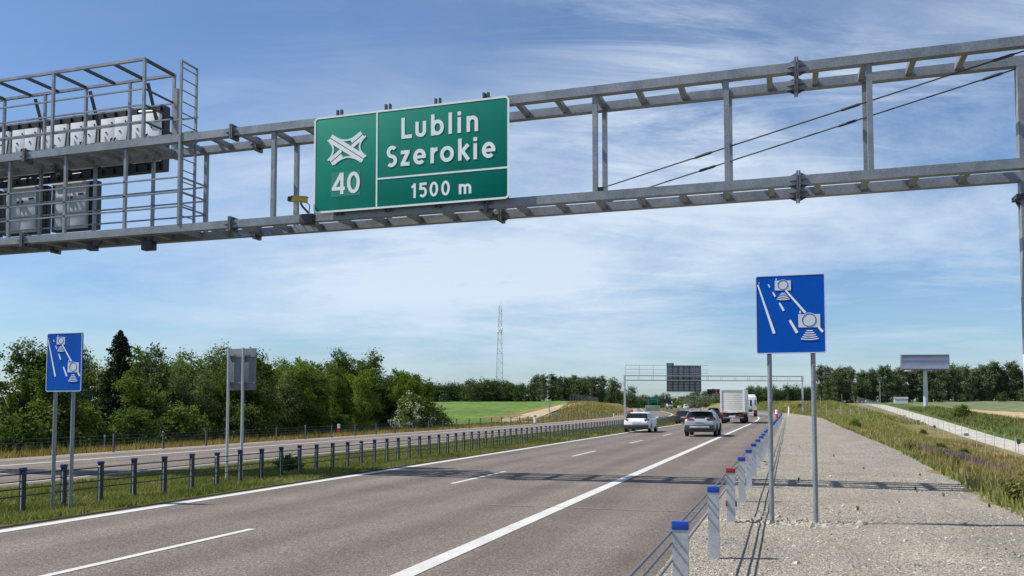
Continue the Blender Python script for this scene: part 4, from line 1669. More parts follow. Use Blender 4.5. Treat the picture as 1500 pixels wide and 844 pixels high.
camera_sign(.045, 13.85, 2.61, 1.02, 1.215, (.19, .83), 'large blue section speed camera sign on two grey posts standing on the gravel shoulder', 0.0, .036)
camera_sign(-12.78, 12.62, 2.08, .85, 1.09, (.17, .60), 'blue section speed camera sign on two grey posts in the grassy median', -.03, .036)
# the sign seen from behind in the median
bs = thing('road_sign_back', (-13.8, 19.42, gz(-13.8, 19.42)), 'grey back of a road sign on two posts in the median, facing the other way', 'road sign')
m_ = MB()
m_.box((-13.78, 19.50, 2.805), (.86, .02, 1.11), bev=.008)
m_.build('panel', SIGN_BACK, bs)
m_ = MB()
for zz in (2.45, 3.15):
    m_.box((-13.78, 19.475, zz), (.84, .028, .045))
m_.build('clamp_rail', SIGN_BACK, bs)
for x in (-14.15, -13.70):
    m_ = MB()
    m_.tube([(x, 19.42, gz(x, 19.42) - .2), (x, 19.42, 3.37)], .036, 12)
    m_.build('post', GALV_LIGHT, bs)

# grey framed box on the gantry leg
lb_ = thing('control_box', (4.55, 18.6, 2.3), 'grey framed control box fixed to the right gantry leg', 'control box')
m_ = MB()
m_.box((4.55, 18.60, 2.60), (.54, .14, .40), bev=.012)
m_.build('housing', GREY_PAINT, lb_)
m_ = MB()
m_.box((4.55, 18.527, 2.60), (.44, .012, .31))
m_.build('front_panel', BLACK, lb_)
m_ = MB()
m_.box((4.60, 18.77, 2.60), (.30, .20, .08))
m_.box((4.56, 18.62, 2.30), (.50, .08, .16))
m_.build('bracket', GALV_DARK, lb_)

# ------------------------------------------------------------------ cable barriers
CAP_NAVY = mat('navy_post_cap', (0.006, 0.02, 0.13), 0.4, var=0.2, scale=20)
jr = random.Random(31)


def rope_mat():
    m = bpy.data.materials.new('twisted_steel_rope')
    m.use_nodes = True
    t = m.node_tree
    b = t.nodes['Principled BSDF']
    g = N(t, 'ShaderNodeNewGeometry')
    mp = N(t, 'ShaderNodeMapping')
    mp.inputs['Rotation'].default_value = (R(38), 0, 0)
    t.links.new(g.outputs['Position'], mp.inputs['Vector'])
    wv = N(t, 'ShaderNodeTexWave', bands_direction='Y')
    wv.inputs['Scale'].default_value = 14
    wv.inputs['Distortion'].default_value = .4
    t.links.new(mp.outputs[0], wv.inputs['Vector'])
    t.links.new(ramp(t, wv.outputs['Fac'], [(.2, (.05, .053, .058)), (.7, (.27, .285, .30))]), b.inputs['Base Color'])
    b.inputs['Metallic'].default_value = .4
    b.inputs['Roughness'].default_value = .5
    bump_to(t, b, wv.outputs['Fac'], .6, .01)
    return m


ROPE = rope_mat()


def barrier(name, label, d, post_s, heights, hp, weave, pw, pd, style, s_end, cap_red=(), stuff_from=None):
    s0 = post_s[0]
    t_ = thing(name, (d + float(cc(s0)), s0, gz(d, s0)), label, 'barrier')
    protos = {}

    def post(s, i, mb=None, capmb=None):
        x = d + float(cc(s))
        z = gz(x, s) + jr.uniform(-.014, .012)
        x += jr.uniform(-.008, .008)
        m_ = mb or MB()
        if style == 'c':
            # folded C-shaped post, open side towards traffic
            m_.box((x, s, z + hp / 2 - .05), (pw, .006, hp + .1))
            m_.box((x - pw / 2 + .003, s + pd / 2, z + hp / 2 - .05), (.006, pd - .008, hp + .1))
            m_.box((x + pw / 2 - .003, s + pd / 2, z + hp / 2 - .05), (.006, pd - .008, hp + .1))
            m_.box((x, s + pd - .004, z + hp / 2 - .05), (pw - .016, .006, hp + .1))
        else:
            for e in (-1, 1):
                m_.box((x + e * pw * .34, s, z + hp / 2 - .05), (pw * .32, pd, hp + .1))
        c_ = capmb or MB()
        c_.box((x, s + (pd / 2 if style == 'c' else 0), z + hp - .012), (pw + .014, pd + .02, .07 if style == 'c' else .055), bev=.008 if s < 40 else 0)
        if mb is None:
            if i not in protos:
                # each post is a mesh of its own under the barrier
                po = m_.build('post', POST_BODY, t_)
                c_.build('cap', CAP_RED if i in cap_red else CAP_BLUE if style == 'c' else CAP_NAVY, po)
                if style != 'c':
                    w_ = MB()
                    w_.box((x + pw * .04, s + .0, z + hp / 2 - .09), (pw * .24, pd * 1.06, hp - .02))
                    w_.build('web', GALV_LIGHT, po)  # pale steel paints the lit stripe between the shaded flanges
                if s < 60 and i % 4 == 1 and style != 'c':
                    w_ = MB()
                    w_.box((x, s - pd / 2 - .006, z + hp - .10), (pw * .55, .008, .05))
                    w_.build('reflector', SIGN_WHITE, po)
    POST_BODY = GALV_LIGHT if style == 'c' else POST_SHADED
    rest = MB()
    for i, s in enumerate(post_s):
        if stuff_from and i >= stuff_from:
            post(s, i, rest, rest)
        else:
            post(s, i)
    if rest.v:
        o = rest.build('post_row', POST_BODY, t_)
        o['kind'] = 'stuff'
    for k, hc in enumerate(heights):
        pts = []
        ss = [post_s[0] - 3.0, post_s[0] - 1.5] + list(post_s)
        for i, s in enumerate(ss):
            x = d + float(cc(s))
            off = weave
            pts.append((x + off, s + (pd / 2 if style == 'c' else 0), gz(x, s) + hc))
        m_ = MB()
        m_.tube(pts, .0115 if style == 'c' else .012, 7 if style == 'c' else 5)
        m_.build('cable', ROPE if style == 'c' else GALV_DARK, t_)  # plain cables get dark steel, their shade put into the colour
    return t_


rs = [7.2, 10.35, 13.62] + [13.62 + 3.02 * k for k in range(1, 62)]
rb_ = barrier('cable_barrier', 'galvanised cable barrier with blue capped posts along the gravel shoulder, one cap red', -.86, rs, (.50, .645, .735), .815, -.078, .125, .07, 'c', 200, cap_red=(2,))
ms = [12.18 + .925 * k for k in range(-3, 190)]
barrier('cable_barrier', 'shaded dark cable barrier with closely set posts along the grassy median', -13.2, ms, (.30, .43, .56, .69), .80, .055, .085, .075, 'i', 200, stuff_from=100)
fs_ = [28.4 - 3.25 * 3 + 3.25 * k for k in range(0, 62)]
barrier('cable_barrier', 'dark cable barrier with widely spaced posts beyond the far carriageway', -29.1, fs_, (.45, .60, .75), .93, .05, .085, .07, 'i', 220)
# reflectors clamped on the red-capped post
rf = MB()
rf.lathe_x((-.923, 13.62, .315), [(0, .0), (0, .045), (-.02, .045), (-.02, 0)], 14)
rf.build('reflector', CAP_RED, next(c for c in rb_.children if c.name.startswith('post') and any(k.data.materials[0] == CAP_RED for k in c.children)))
rf = MB()
rf.lathe_x((-.797, 13.62, .315), [(0, .0), (0, .045), (.02, .045), (.02, 0)], 14)
rf.build('reflector', CAP_BLUE, next(c for c in rb_.children if c.name.startswith('post') and any(k.data.materials[0] == CAP_RED for k in c.children)))


# ------------------------------------------------------------------ wire fences
def wire_fence(label, pts, h, step, mesh_wires=5, post_m=GALV_LIGHT, pw=.06, upright_wires=True):
    seg = [Vector((p[0], p[1])) for p in pts]
    x0, y0 = pts[0]
    t_ = thing('wire_fence', (x0, y0, gz(x0, y0)), label, 'fence')
    pos = []
    for a, b_ in zip(seg[:-1], seg[1:]):
        n = max(1, int((b_ - a).length / step))
        pos += [a.lerp(b_, i / n) for i in range(n)]
    pos.append(seg[-1])
    for p in pos[:100]:
        m_ = MB()
        z = gz(p.x, p.y)
        m_.tube([(p.x, p.y, z - .2), (p.x, p.y, z + h)], pw / 2, 6)
        m_.build('post', post_m, t_)
    m_ = MB()
    for k in range(mesh_wires):
        m_.tube([(p.x, p.y, gz(p.x, p.y) + .08 + (h - .14) * k / (mesh_wires - 1)) for p in pos], .0025, 3)
    for a, b_ in zip(pos[:-1], pos[1:]):
        n = 4 if upright_wires else 1
        for i in range(1, n):
            q = a.lerp(b_, i / n)
            z = gz(q.x, q.y)
            m_.tube([(q.x, q.y, z + .05), (q.x, q.y, z + h - .05)], .0018, 3)
    m_.build('mesh', GALV, t_)
    return t_


def dline(d, s0, s1, n=12):
    return [(d + float(cc(s)), s) for s in np.linspace(s0, s1, n)]


wire_fence('tall wire mesh fence with pale posts along the near side of the gravel track', [(18.6, 44), (18.6, 262)], 2.2, 4.0)
wire_fence('wire mesh fence with pale posts crossing the mound at the end of the shoulder', [(5.8, 176), (9.8, 178), (14.5, 183), (18.2, 196)], 2.2, 2.6)
wire_fence('short wire fence panel at the near end of the mound, by the shoulder', [(5.3, 136), (7.4, 138), (10.5, 146), (13.5, 160)], 2.0, 3.0)
wire_fence('wire mesh fence with pale posts along the crest of the left bank', dline(-43, 195, 330, 10), 2.2, 3.4, 3, GALV, .05, False)
wire_fence('short wire fence beside the dirt track on the left bank', [(-36.5, 141), (-40.0, 150), (-44.5, 163), (-49.5, 180), (-55.5, 204)], 1.8, 4.0, post_m=GALV)

# round dark discs and plates along the track fence
for i, (p, q, Z0, lb) in enumerate(((1324, 610, 166, 'small dark round disc by the track fence, farthest of the three'), (1344, 617, 146, 'small dark round disc by the track fence, middle one of three'), (1367, 625, 126, 'small dark round disc by the track fence, nearest of the three'))):
    x, y = view_xy(p, Z0)
    z = 1.76 + (599 - q) / 1260 * Z0
    t_ = thing('round_sign', (x, y, gz(x, y)), lb, 'round sign', 'round discs by the track fence')
    m_ = MB()
    m_.tube([(x, y + .03, gz(x, y) - .1), (x, y + .03, z + .2)], .03, 6)
    m_.build('post', GALV, t_)
    m_ = MB()
    m_.tube([(x, y - .02, z), (x, y + .012, z)], .23, 20)
    m_.build('disc', DARKGREY, t_)
    m_ = MB()
    m_.tube([(x, y - .024, z + .02), (x, y - .021, z + .02)], .12, 16)
    m_.build('disc_mark', mat('dull_red_mark', (.16, .04, .035), .5), t_)
x, y = view_xy(1414, 112)
t_ = thing('notice_board', (x, y, gz(x, y)), 'small grey notice board on a post beside the gravel track', 'notice board')
m_ = MB()
z = 1.76 + (599 - 637) / 1260 * 112
m_.box((x, y, z), (.62, .02, .42))
m_.build('panel', SIGN_BACK, t_)
m_ = MB()
m_.tube([(x, y + .04, gz(x, y) - .1), (x, y + .04, z + .15)], .03, 6)
m_.build('post', GALV, t_)
x, y = view_xy(1489.5, 84)
t_ = thing('meter_box', (x, y, gz(x, y)), 'small dark box on a post by the fence at the right picture edge', 'box')
m_ = MB()
z = 1.76 + (599 - 646.5) / 1260 * 84
m_.box((x, y - .05, z), (.30, .16, .5), bev=.02)
m_.build('housing', DARKGREY, t_)
m_ = MB()
m_.tube([(x, y + .06, gz(x, y) - .1), (x, y + .06, z + .2)], .035, 6)
m_.build('post', GALV_LIGHT, t_)
# ------------------------------------------------------------------ vehicles
def chaikin(P, n=2):
    for _ in range(n):
        Q = [P[0]]
        for a, b in zip(P[:-1], P[1:]):
            Q += [(a[0] * .75 + b[0] * .25, a[1] * .75 + b[1] * .25), (a[0] * .25 + b[0] * .75, a[1] * .25 + b[1] * .75)]
        Q.append(P[-1])
        P = Q
    return P


def car(name, label, cat, x, y, paint, L, W, top, hwp, belt, zb, wheel_r, axles, style, rz=0.0, group=None):
    """car seen from behind: local y runs from the rear bumper (0) to the front (L)"""
    t_ = thing(name, (x, y, gz(x, y) + .006), label, cat, group, rz)
    ty, tz = [p[0] for p in top], [p[1] for p in top]
    hy, hw = [p[0] for p in hwp], [p[1] for p in hwp]
    st = sorted(set(list(np.linspace(0, L, 56)) + ty))
    tilt = .40 if style == 'suv' else .42
    rings = []
    for s in st:
        zt = float(np.interp(s, ty, tz))
        w = float(np.interp(s, hy, hw)) * W / 2
        bz = zb + max(0, (.35 - s)) * .25 + max(0, s - (L - .4)) * .25
        m = max(zt - belt, .06)
        bl = min(belt, zt - .06)
        wr = w * .96 - m * tilt
        half = [(0, bz), (w * .82, bz), (w * .96, bz + .10), (w, bz + .30), (w * 1.0, (bz + bl) / 2 + .08), (w * .985, bl - .04), (w * .955, bl + .015), (wr + .02, zt - .075), (wr - .05, zt - .02), (wr * .6, zt), (0, zt + .008)]
        half = chaikin(half, 2)
        rings.append([(a, s, b) for a, b in half] + [(-a, s, b) for a, b in half[-2:0:-1]])
    n = len(rings[0])
    vs = [p for r_ in rings for p in r_]
    fs = []
    for i in range(len(rings) - 1):
        for k in range(n):
            k2 = (k + 1) % n
            fs.append((i * n + k, i * n + k2, (i + 1) * n + k2, (i + 1) * n + k))
    fs.append(tuple(range(n)))
    fs.append(tuple((len(rings) - 1) * n + k for k in range(n - 1, -1, -1)))
    body = MB().add(vs, fs, True).build('body', paint, t_, local=True)
    # windows: patches of the body surface set 7 mm proud
    me = body.data
    V = [Vector(v.co) for v in me.vertices]
    ymid = L * .5
    roof = max(tz)
    patches = {}
    for p in me.polygons:
        if len(p.vertices) != 4:
            continue
        c, nn = p.center, p.normal
        if c.z < belt + .03 or c.z > roof - .045:
            continue
        key = None
        if abs(nn.x) > .7 and c.z < roof - .10 and c.z > belt + .045:
            a, b = (.55, L * .66) if style != 'estate' else (.5, L * .66)
            if a < c.y < b and float(np.interp(c.y, ty, tz)) > belt + .22 and abs(c.y - L * .47) > .06 and abs(c.y - L * .26) > .05:
                key = ('side_window', 1 if c.x > 0 else -1, 0 if c.y < L * .26 else (1 if c.y < L * .47 else 2))
        elif abs(nn.x) < .55 and nn.y < -.22 and c.y < ymid and c.z < roof - .07 and c.z > belt + .05:
            key = ('rear_window', 0, 0)
        elif abs(nn.x) < .55 and nn.y > .22 and c.y > ymid and c.z < roof - .06:
            key = ('windshield', 0, 0)
        if key:
            patches.setdefault(key, []).append(p)
    for key, ps in patches.items():
        idx = {}
        av, af = [], []
        for p in ps:
            q = []
            for vi in p.vertices:
                if vi not in idx:
                    idx[vi] = len(av)
                    av.append(V[vi] + me.vertices[vi].normal * .007)
                q.append(idx[vi])
            af.append(q)
        MB().add(av, af, True).build(key[0], GLASS, t_, local=True)
    w0 = float(np.interp(.1, hy, hw)) * W / 2
    # wheels
    for ay in axles:
        for sx in (-1, 1):
            ox = sx * (W / 2 - .095)
            m_ = MB().lathe_x((ox, ay, wheel_r), [(-.105, wheel_r * .62), (-.105, wheel_r * .93), (-.08, wheel_r), (.08, wheel_r), (.105, wheel_r * .93), (.105, wheel_r * .62)], 22)
            wh = m_.build('wheel', RUBBER, t_, local=True)
            r_ = MB().lathe_x((ox, ay, wheel_r), [(sx * .06, 0.0), (sx * .09, .05), (sx * .075, wheel_r * .5), (sx * .10, wheel_r * .63), (-sx * .09, wheel_r * .63), (-sx * .09, 0)], 22)
            r_.build('rim', RIM, wh, local=True)
            a_ = MB()
            pts = [(sx * (W / 2 + .004), ay + (wheel_r + .05) * math.cos(R(q)), wheel_r + (wheel_r + .05) * math.sin(R(q))) for q in range(-15, 196, 15)]
            a_.tube(pts, .035 if style == 'suv' else .02, 6)
            a_.build('wheel_arch', DARKGREY if style == 'suv' else paint, t_, local=True)
    # rear details
    m_ = MB()
    hb = .40 if style == 'suv' else .30
    m_.box((0, .10, zb + hb / 2 + .03), (W * .93, .24, hb), bev=.05)
    m_.build('bumper', DARKGREY, t_, local=True)
    if style == 'suv':
        m_ = MB()
        m_.box((0, -.03, zb + .30), (W * .62, .06, .12), bev=.02)
        m_.build('skid_plate', GALV_LIGHT, t_, local=True)
        m_ = MB()
        m_.box((0, .045, belt - .20), (.78, .05, .13), bev=.015)
        m_.build('plate_recess', CAR_SILVER, t_, local=True)
        for sx in (-1, 1):
            m_ = MB()
            a = [(sx * W * .20, .012, belt + .02), (sx * W * .455, .05, belt + .10), (sx * W * .487, .22, belt + .07), (sx * W * .487, .22, belt - .06), (sx * W * .455, .04, belt - .09), (sx * W * .22, .005, belt - .035)]
            b = [(p[0] * .97, p[1] + .12, p[2]) for p in a]
            m_.add(a + b, [(0, 1, 2, 3, 4, 5), (11, 10, 9, 8, 7, 6)] + [(i, 6 + i, 6 + (i + 1) % 6, (i + 1) % 6) for i in range(6)])
            m_.build('taillight', TAIL, t_, local=True)
            m_ = MB()
            m_.tube([(sx * W * .335, .75, roof - .02), (sx * W * .335, .95, roof + .045), (sx * W * .335, 2.5, roof + .045), (sx * W * .335, 2.75, roof - .02)], .022, 6)
            m_.build('roof_rail', GALV_LIGHT, t_, local=True)
        m_ = MB()
        m_.box((0, .30, roof - .02), (W * .60, .34, .04), bev=.015)
        m_.build('spoiler', paint, t_, local=True)
        m_ = MB()
        m_.tube([(0, 1.0, roof), (0, .85, roof + .13)], [.03, .008], 6)
        m_.build('antenna', BLACK, t_, local=True)
    else:
        for sx in (-1, 1):
            m_ = MB()
            a = [(sx * W * .30, .03, belt + .00), (sx * W * .455, .06, belt + .03), (sx * W * .482, .30, belt + .015), (sx * W * .482, .26, belt - .17), (sx * W * .455, .035, belt - .20), (sx * W * .335, .012, belt - .17)]
            b = [(p[0] * .97, p[1] + .12, p[2]) for p in a]
            m_.add(a + b, [(0, 1, 2, 3, 4, 5), (11, 10, 9, 8, 7, 6)] + [(i, 6 + i, 6 + (i + 1) % 6, (i + 1) % 6) for i in range(6)])
            m_.build('taillight', TAIL, t_, local=True)
    m_ = MB()
    m_.box((0, (-.005 if style != 'suv' else .01), belt - (.25 if style != 'suv' else .20)), (.52, .02, .115))
    m_.build('number_plate', PLATE, t_, local=True)
    for sx in (-1, 1):
        m_ = MB()
        m_.box((sx * (W / 2 + .10), L * .655, belt + .07), (.20, .11, .14), bev=.03)
        m_.build('wing_mirror', BLACK if style == 'suv' else paint, t_, local=True)
    return t_


EST_TOP = [(0, .78), (.06, .95), (.14, 1.00), (.42, 1.30), (.62, 1.42), (1.5, 1.475), (2.3, 1.46), (2.75, 1.36), (3.35, 1.02), (4.2, .86), (4.62, .66)]
EST_TOP = [(a, b * .95) for a, b in EST_TOP]
EST_HW = [(0, .82), (.08, .93), (.5, .985), (1.5, 1), (3.6, .985), (4.3, .9), (4.62, .72)]
SUV_TOP = [(0, .90), (.05, 1.08), (.12, 1.14), (.38, 1.50), (.50, 1.60), (.9, 1.655), (2.0, 1.68), (2.6, 1.62), (2.9, 1.50), (3.4, 1.18), (4.2, 1.02), (4.6, .8)]
SUV_TOP = [(a, b * .935) for a, b in SUV_TOP]
SUV_HW = [(0, .84), (.08, .94), (.5, .99), (1.5, 1), (3.6, .99), (4.3, .92), (4.6, .76)]
car('silver_car', 'silver white hatchback estate in the left lane, seen from behind', 'car', -10.05, 59.2, CAR_WHITE, 4.62, 1.82, EST_TOP, EST_HW, .93, .21, .325, (.92, 3.62), 'estate')
car('silver_suv', 'silver grey SUV in the right lane with dark bumper and roof rails', 'car', -5.05, 52.0, CAR_SILVER, 4.6, 1.87, SUV_TOP, SUV_HW, 1.05, .27, .36, (.95, 3.64), 'suv')
car('dark_car', 'dark blue car half hidden behind the left side of the silver SUV', 'car', -10.6, 92, CAR_DARK, 4.62, 1.82, EST_TOP, EST_HW, .93, .21, .325, (.92, 3.62), 'estate')
car('dark_car', 'dark car far ahead in the left lane, at the left edge of the box truck', 'car', -10.45, 128, CAR_DARK, 4.6, 1.87, SUV_TOP, SUV_HW, 1.05, .27, .36, (.95, 3.64), 'suv', heading(128))


def lorry_wheel(x, y, r_, w, parent, dual=False):
    m_ = MB().lathe_x((x, y, r_), [(-w / 2, r_ * .55), (-w / 2, r_ * .94), (-w / 2 + .03, r_), (w / 2 - .03, r_), (w / 2, r_ * .94), (w / 2, r_ * .55)], 20)
    wh = m_.build('wheel', RUBBER, parent, local=True)
    s = 1 if x > 0 else -1
    MB().lathe_x((x, y, r_), [(s * w * .25, 0), (s * w * .3, r_ * .3), (s * w * .42, r_ * .56), (-s * w * .4, r_ * .56), (-s * w * .4, 0)], 16).build('rim', GALV, wh, local=True)


# box truck
tx, ty_ = -5.75, 95.0
tr = thing('box_truck', (tx, ty_, gz(tx, ty_) + .006), 'white box truck in the right lane, slatted rear door facing back', 'truck', None, heading(112) * 0.3)
Wt, z0, z1, Lt = 2.55, 1.18, 3.72, 8.6
m_ = MB()
m_.box((0, Lt / 2 + .04, (z0 + z1) / 2), (Wt, Lt, z1 - z0), bev=.03)
m_.build('cargo_box', TRUCK_WHITE, tr, local=True)
m_ = MB()
for sx in (-1, 1):
    m_.box((sx * (Wt / 2 - .085), .0, (z0 + z1) / 2), (.17, .10, z1 - z0 - .02))
m_.box((0, .0, z1 - .09), (Wt - .345, .10, .16))
m_.box((0, -.002, z0 + .05), (Wt - .345, .10, .11))
m_.build('door_frame', mat('pale_frame_paint', (.84, .85, .85), .45), tr, local=True)
m_ = MB()
nsl = 11
hh = (z1 - .18 - z0 - .11) / nsl
for k in range(nsl):
    m_.box((0, .03, z0 + .11 + hh * (k + .5)), (Wt - .36, .05, hh - .018), bev=.006)
m_.build('roller_door', mat('cream_roller_door', (.76, .74, .66), .5, var=.06, scale=2), tr, local=True)
m_ = MB()
for sx in (-1, 1):
    m_.box((sx * .86, -.056, z0 + .045), (.62, .012, .09))
m_.build('reflector_strip', STRIPE_YELLOW, tr, local=True)
m_ = MB()
m_.box((0, .25, z0 - .14), (2.1, .4, .2))
for sx in (-1, 1):
    m_.box((sx * .42, 4.2, .95), (.1, 8.2, .26))
m_.build('chassis', BLACK, tr, local=True)
m_ = MB()
m_.box((0, .02, .62), (2.35, .10, .16), bev=.02)
for sx in (-1, 1):
    m_.box((sx * .75, .08, .84), (.08, .08, .32))
m_.build('underride_bar', GALV, tr, local=True)
for sx in (-1, 1):
    m_ = MB()
    m_.box((sx * .88, -.01, .82), (.46, .07, .17), bev=.015)
    m_.build('taillight', TAIL, tr, local=True)
    m_ = MB()
    m_.box((sx * .95, 1.35, .55), (.55, .02, .75))
    m_.build('mudflap', BLACK, tr, local=True)
m_ = MB()
m_.box((0, -.045, .74), (.60, .02, .20))
m_.build('number_plate', PLATE, tr, local=True)
for (y, dual) in ((1.95, True), (6.9, False), (9.6, False)):
    for sx in (-1, 1):
        lorry_wheel(sx * (1.02 if dual else 1.05), y, .49, .56 if dual else .32, tr)
m_ = MB()
m_.box((0, 9.75, 1.85), (2.45, 1.9, 2.5), bev=.12)
m_.build('cab', TRUCK_WHITE, tr, local=True)
m_ = MB()
m_.box((0, 10.69, 2.3), (2.2, .05, .9), bev=.02)
m_.build('windshield', GLASS, tr, local=True)
for sx in (-1, 1):
    m_ = MB()
    m_.box((sx * 1.232, 9.9, 2.3), (.02, .9, .7))
    m_.build('side_window', GLASS, tr, local=True)
    m_ = MB()
    m_.bar((sx * 1.24, 10.6, 2.6), (sx * 1.50, 10.65, 2.6), .04, .04)
    m_.box((sx * 1.50, 10.6, 2.25), (.22, .10, .75), bev=.03)
    m_.build('wing_mirror', BLACK, tr, local=True)

# second lorry: tractor-like white truck ahead, seen past the right side of the box truck
tx, ty_ = -6.35, 150.0
t2 = thing('lorry', (tx, ty_, gz(tx, ty_) + .006), 'white lorry cab with black mirror just ahead, right of the box truck', 'truck', None, heading(150))
m_ = MB()
m_.box((0, 1.2, 2.2), (2.5, 2.3, 2.5), bev=.35)
m_.box((0, 1.5, 3.45), (2.1, 1.5, .5), bev=.18)
m_.build('cab', TRUCK_WHITE, t2, local=True)
for sx in (-1, 1):
    m_ = MB()
    m_.box((sx * 1.0, .035, 2.35), (.16, .03, .9), bev=.01)
    m_.build('rear_window', BLACK, t2, local=True)
    m_ = MB()
    m_.bar((sx * 1.24, 2.1, 3.0), (sx * 1.52, 2.15, 3.0), .05, .05)
    m_.box((sx * 1.52, 2.1, 2.55), (.24, .12, .95), bev=.03)
    m_.build('wing_mirror', BLACK, t2, local=True)
    m_ = MB()
    m_.box((sx * .95, -1.95, .85), (.4, .06, .16))
    m_.build('taillight', TAIL, t2, local=True)
    m_ = MB()
    m_.box((sx * .98, -.4, 1.08), (.6, 1.9, .04), bev=.01)
    m_.build('mudguard', mat('tan_mudguard', (.40, .30, .18), .6), t2, local=True)
    lorry_wheel(sx * .98, -.6, .5, .56, t2)
    lorry_wheel(sx * 1.02, 2.6, .5, .32, t2)
m_ = MB()
m_.box((0, .3, .88), (.9, 4.4, .25))
m_.box((0, -.5, 1.12), (.9, .9, .1))
m_.build('chassis', DARKGREY, t2, local=True)


def far_vehicle(name, label, cat, pxl, Z0, kind, d=None):
    x, y = view_xy(pxl, Z0)
    t_ = thing(name, (x, y, gz(x, y) + .01), label, cat, None, heading(y))
    if kind == 'lorry':
        m_ = MB()
        m_.box((0, .9, 2.0), (2.5, 1.9, 2.9), bev=.2)
        m_.build('cab', TRUCK_WHITE, t_, local=True)
        m_ = MB()
        m_.box((0, -.06, 2.35), (2.1, .05, .9))
        m_.build('windshield', GLASS, t_, local=True)
        m_ = MB()
        m_.box((0, -.05, .8), (2.3, .08, .5), bev=.03)
        m_.build('bumper', DARKGREY, t_, local=True)
        m_ = MB()
        m_.box((0, 6.5, 1.75), (2.5, 9, 1.1), bev=.05)
        m_.build('trailer', GREY_PAINT, t_, local=True)
        for y_ in (1.0, 6, 8, 9.5):
            for sx in (-1, 1):
                lorry_wheel(sx * 1.05, y_, .5, .34, t_)
    else:
        hv = 2.1 if kind == 'van' else 1.42
        m_ = MB()
        m_.box((0, 2.2, hv * .36), (1.85, 4.4, hv * .46), bev=.12)
        m_.box((0, 2.4, hv * .74), (1.6, 2.9, hv * .46), bev=.16)
        m_.build('body', TRUCK_WHITE if kind != 'dark' else CAR_DARK, t_, local=True)
        m_ = MB()
        m_.box((0, .94, hv * .76), (1.3, .06, hv * .28), bev=.02)
        m_.build('window', GLASS, t_, local=True)
        for y_ in (.9, 3.5):
            for sx in (-1, 1):
                MB().lathe_x((sx * .84, y_, .32), [(-.1, .05), (-.1, .32), (.1, .32), (.1, .05)], 14).build('wheel', RUBBER, t_, local=True)
    return t_


far_vehicle('lorry', 'white lorry cab with grey trailer coming the other way in the far bend', 'truck', 981, 400, 'lorry')
far_vehicle('white_car', 'tiny white car in the far bend, right of the distant lorry', 'car', 995.5, 425, 'car')
far_vehicle('white_van', 'white van in the far bend, above the roof of the silver SUV', 'van', 1005, 350, 'van')

# ------------------------------------------------------------------ far gantry with large sign backs
def far_gantry(label, xa, ya, xb, yb, z_lo, z_hi, dep, rail_to=None, m=GALV_LIGHT):
    t_ = thing('sign_gantry', ((xa + xb) / 2, (ya + yb) / 2, gz((xa + xb) / 2, (ya + yb) / 2)), label, 'gantry')
    A_, B_ = Vector((xa, ya, 0)), Vector((xb, yb, 0))
    d_ = (B_ - A_).normalized()
    nn = Vector((-d_.y, d_.x, 0))
    for z in (z_lo, z_hi):
        for e in (0, 1):
            m_ = MB()
            m_.bar(A_ + nn * dep * e + Vector((0, 0, z)), B_ + nn * dep * e + Vector((0, 0, z)), .13, .13)
            m_.build('chord', m, t_)
    L = (B_ - A_).length
    n = int(L / 2.6)
    for e in (0, 1):
        for k in range(n + 1):
            p = A_.lerp(B_, k / n) + nn * dep * e
            m_ = MB()
            m_.bar(p + Vector((0, 0, z_lo + .09)), p + Vector((0, 0, z_hi - .09)), .05, .05)
            m_.build('upright', m, t_)
    for P_ in (A_, B_):
        p = P_ + nn * dep / 2
        m_ = MB()
        m_.bar((p.x, p.y, gz(p.x, p.y) - .3), (p.x, p.y, z_hi + .1), .32, .32)
        m_.build('leg', m, t_)
    if rail_to:
        for k in range(int(rail_to * n) + 1):
            p = A_.lerp(B_, k / n)
            m_ = MB()
            m_.bar(p + Vector((0, 0, z_hi + .09)), p + Vector((0, 0, z_hi + 1.9)), .06, .06)
            m_.build('rail_post', m, t_)
        for z in (.5, 1.1, 1.9):
            m_ = MB()
            m_.bar(A_ + Vector((0, 0, z_hi + z)), A_.lerp(B_, rail_to) + Vector((0, 0, z_hi + z)), .06, .06)
            m_.build('guard_rail', m, t_)
    return t_, A_, d_, nn


xa, ya = view_xy(916, 156)
xb, yb = view_xy(1177, 160)
zlo = 1.76 + (599 - 557.3) / 1260 * 157
zhi = 1.76 + (599 - 550.6) / 1260 * 157
fg, A_, d_, nn = far_gantry('grey truss gantry across both carriageways in the middle distance, carrying big sign backs', xa, ya, xb, yb, zlo, zhi, .9, .46)


def gant_pt(pxl):
    # point of the gantry line at a given bearing
    best = min((abs((lambda P: 750 + 1260 * ((P.x * math.cos(R(17.819)) + P.y * math.sin(R(17.819))) / (-P.x * math.sin(R(17.819)) + P.y * math.cos(R(17.819)))))(A_ + d_ * q) - pxl), q) for q in np.linspace(-5, 45, 1500))
    return best[1]


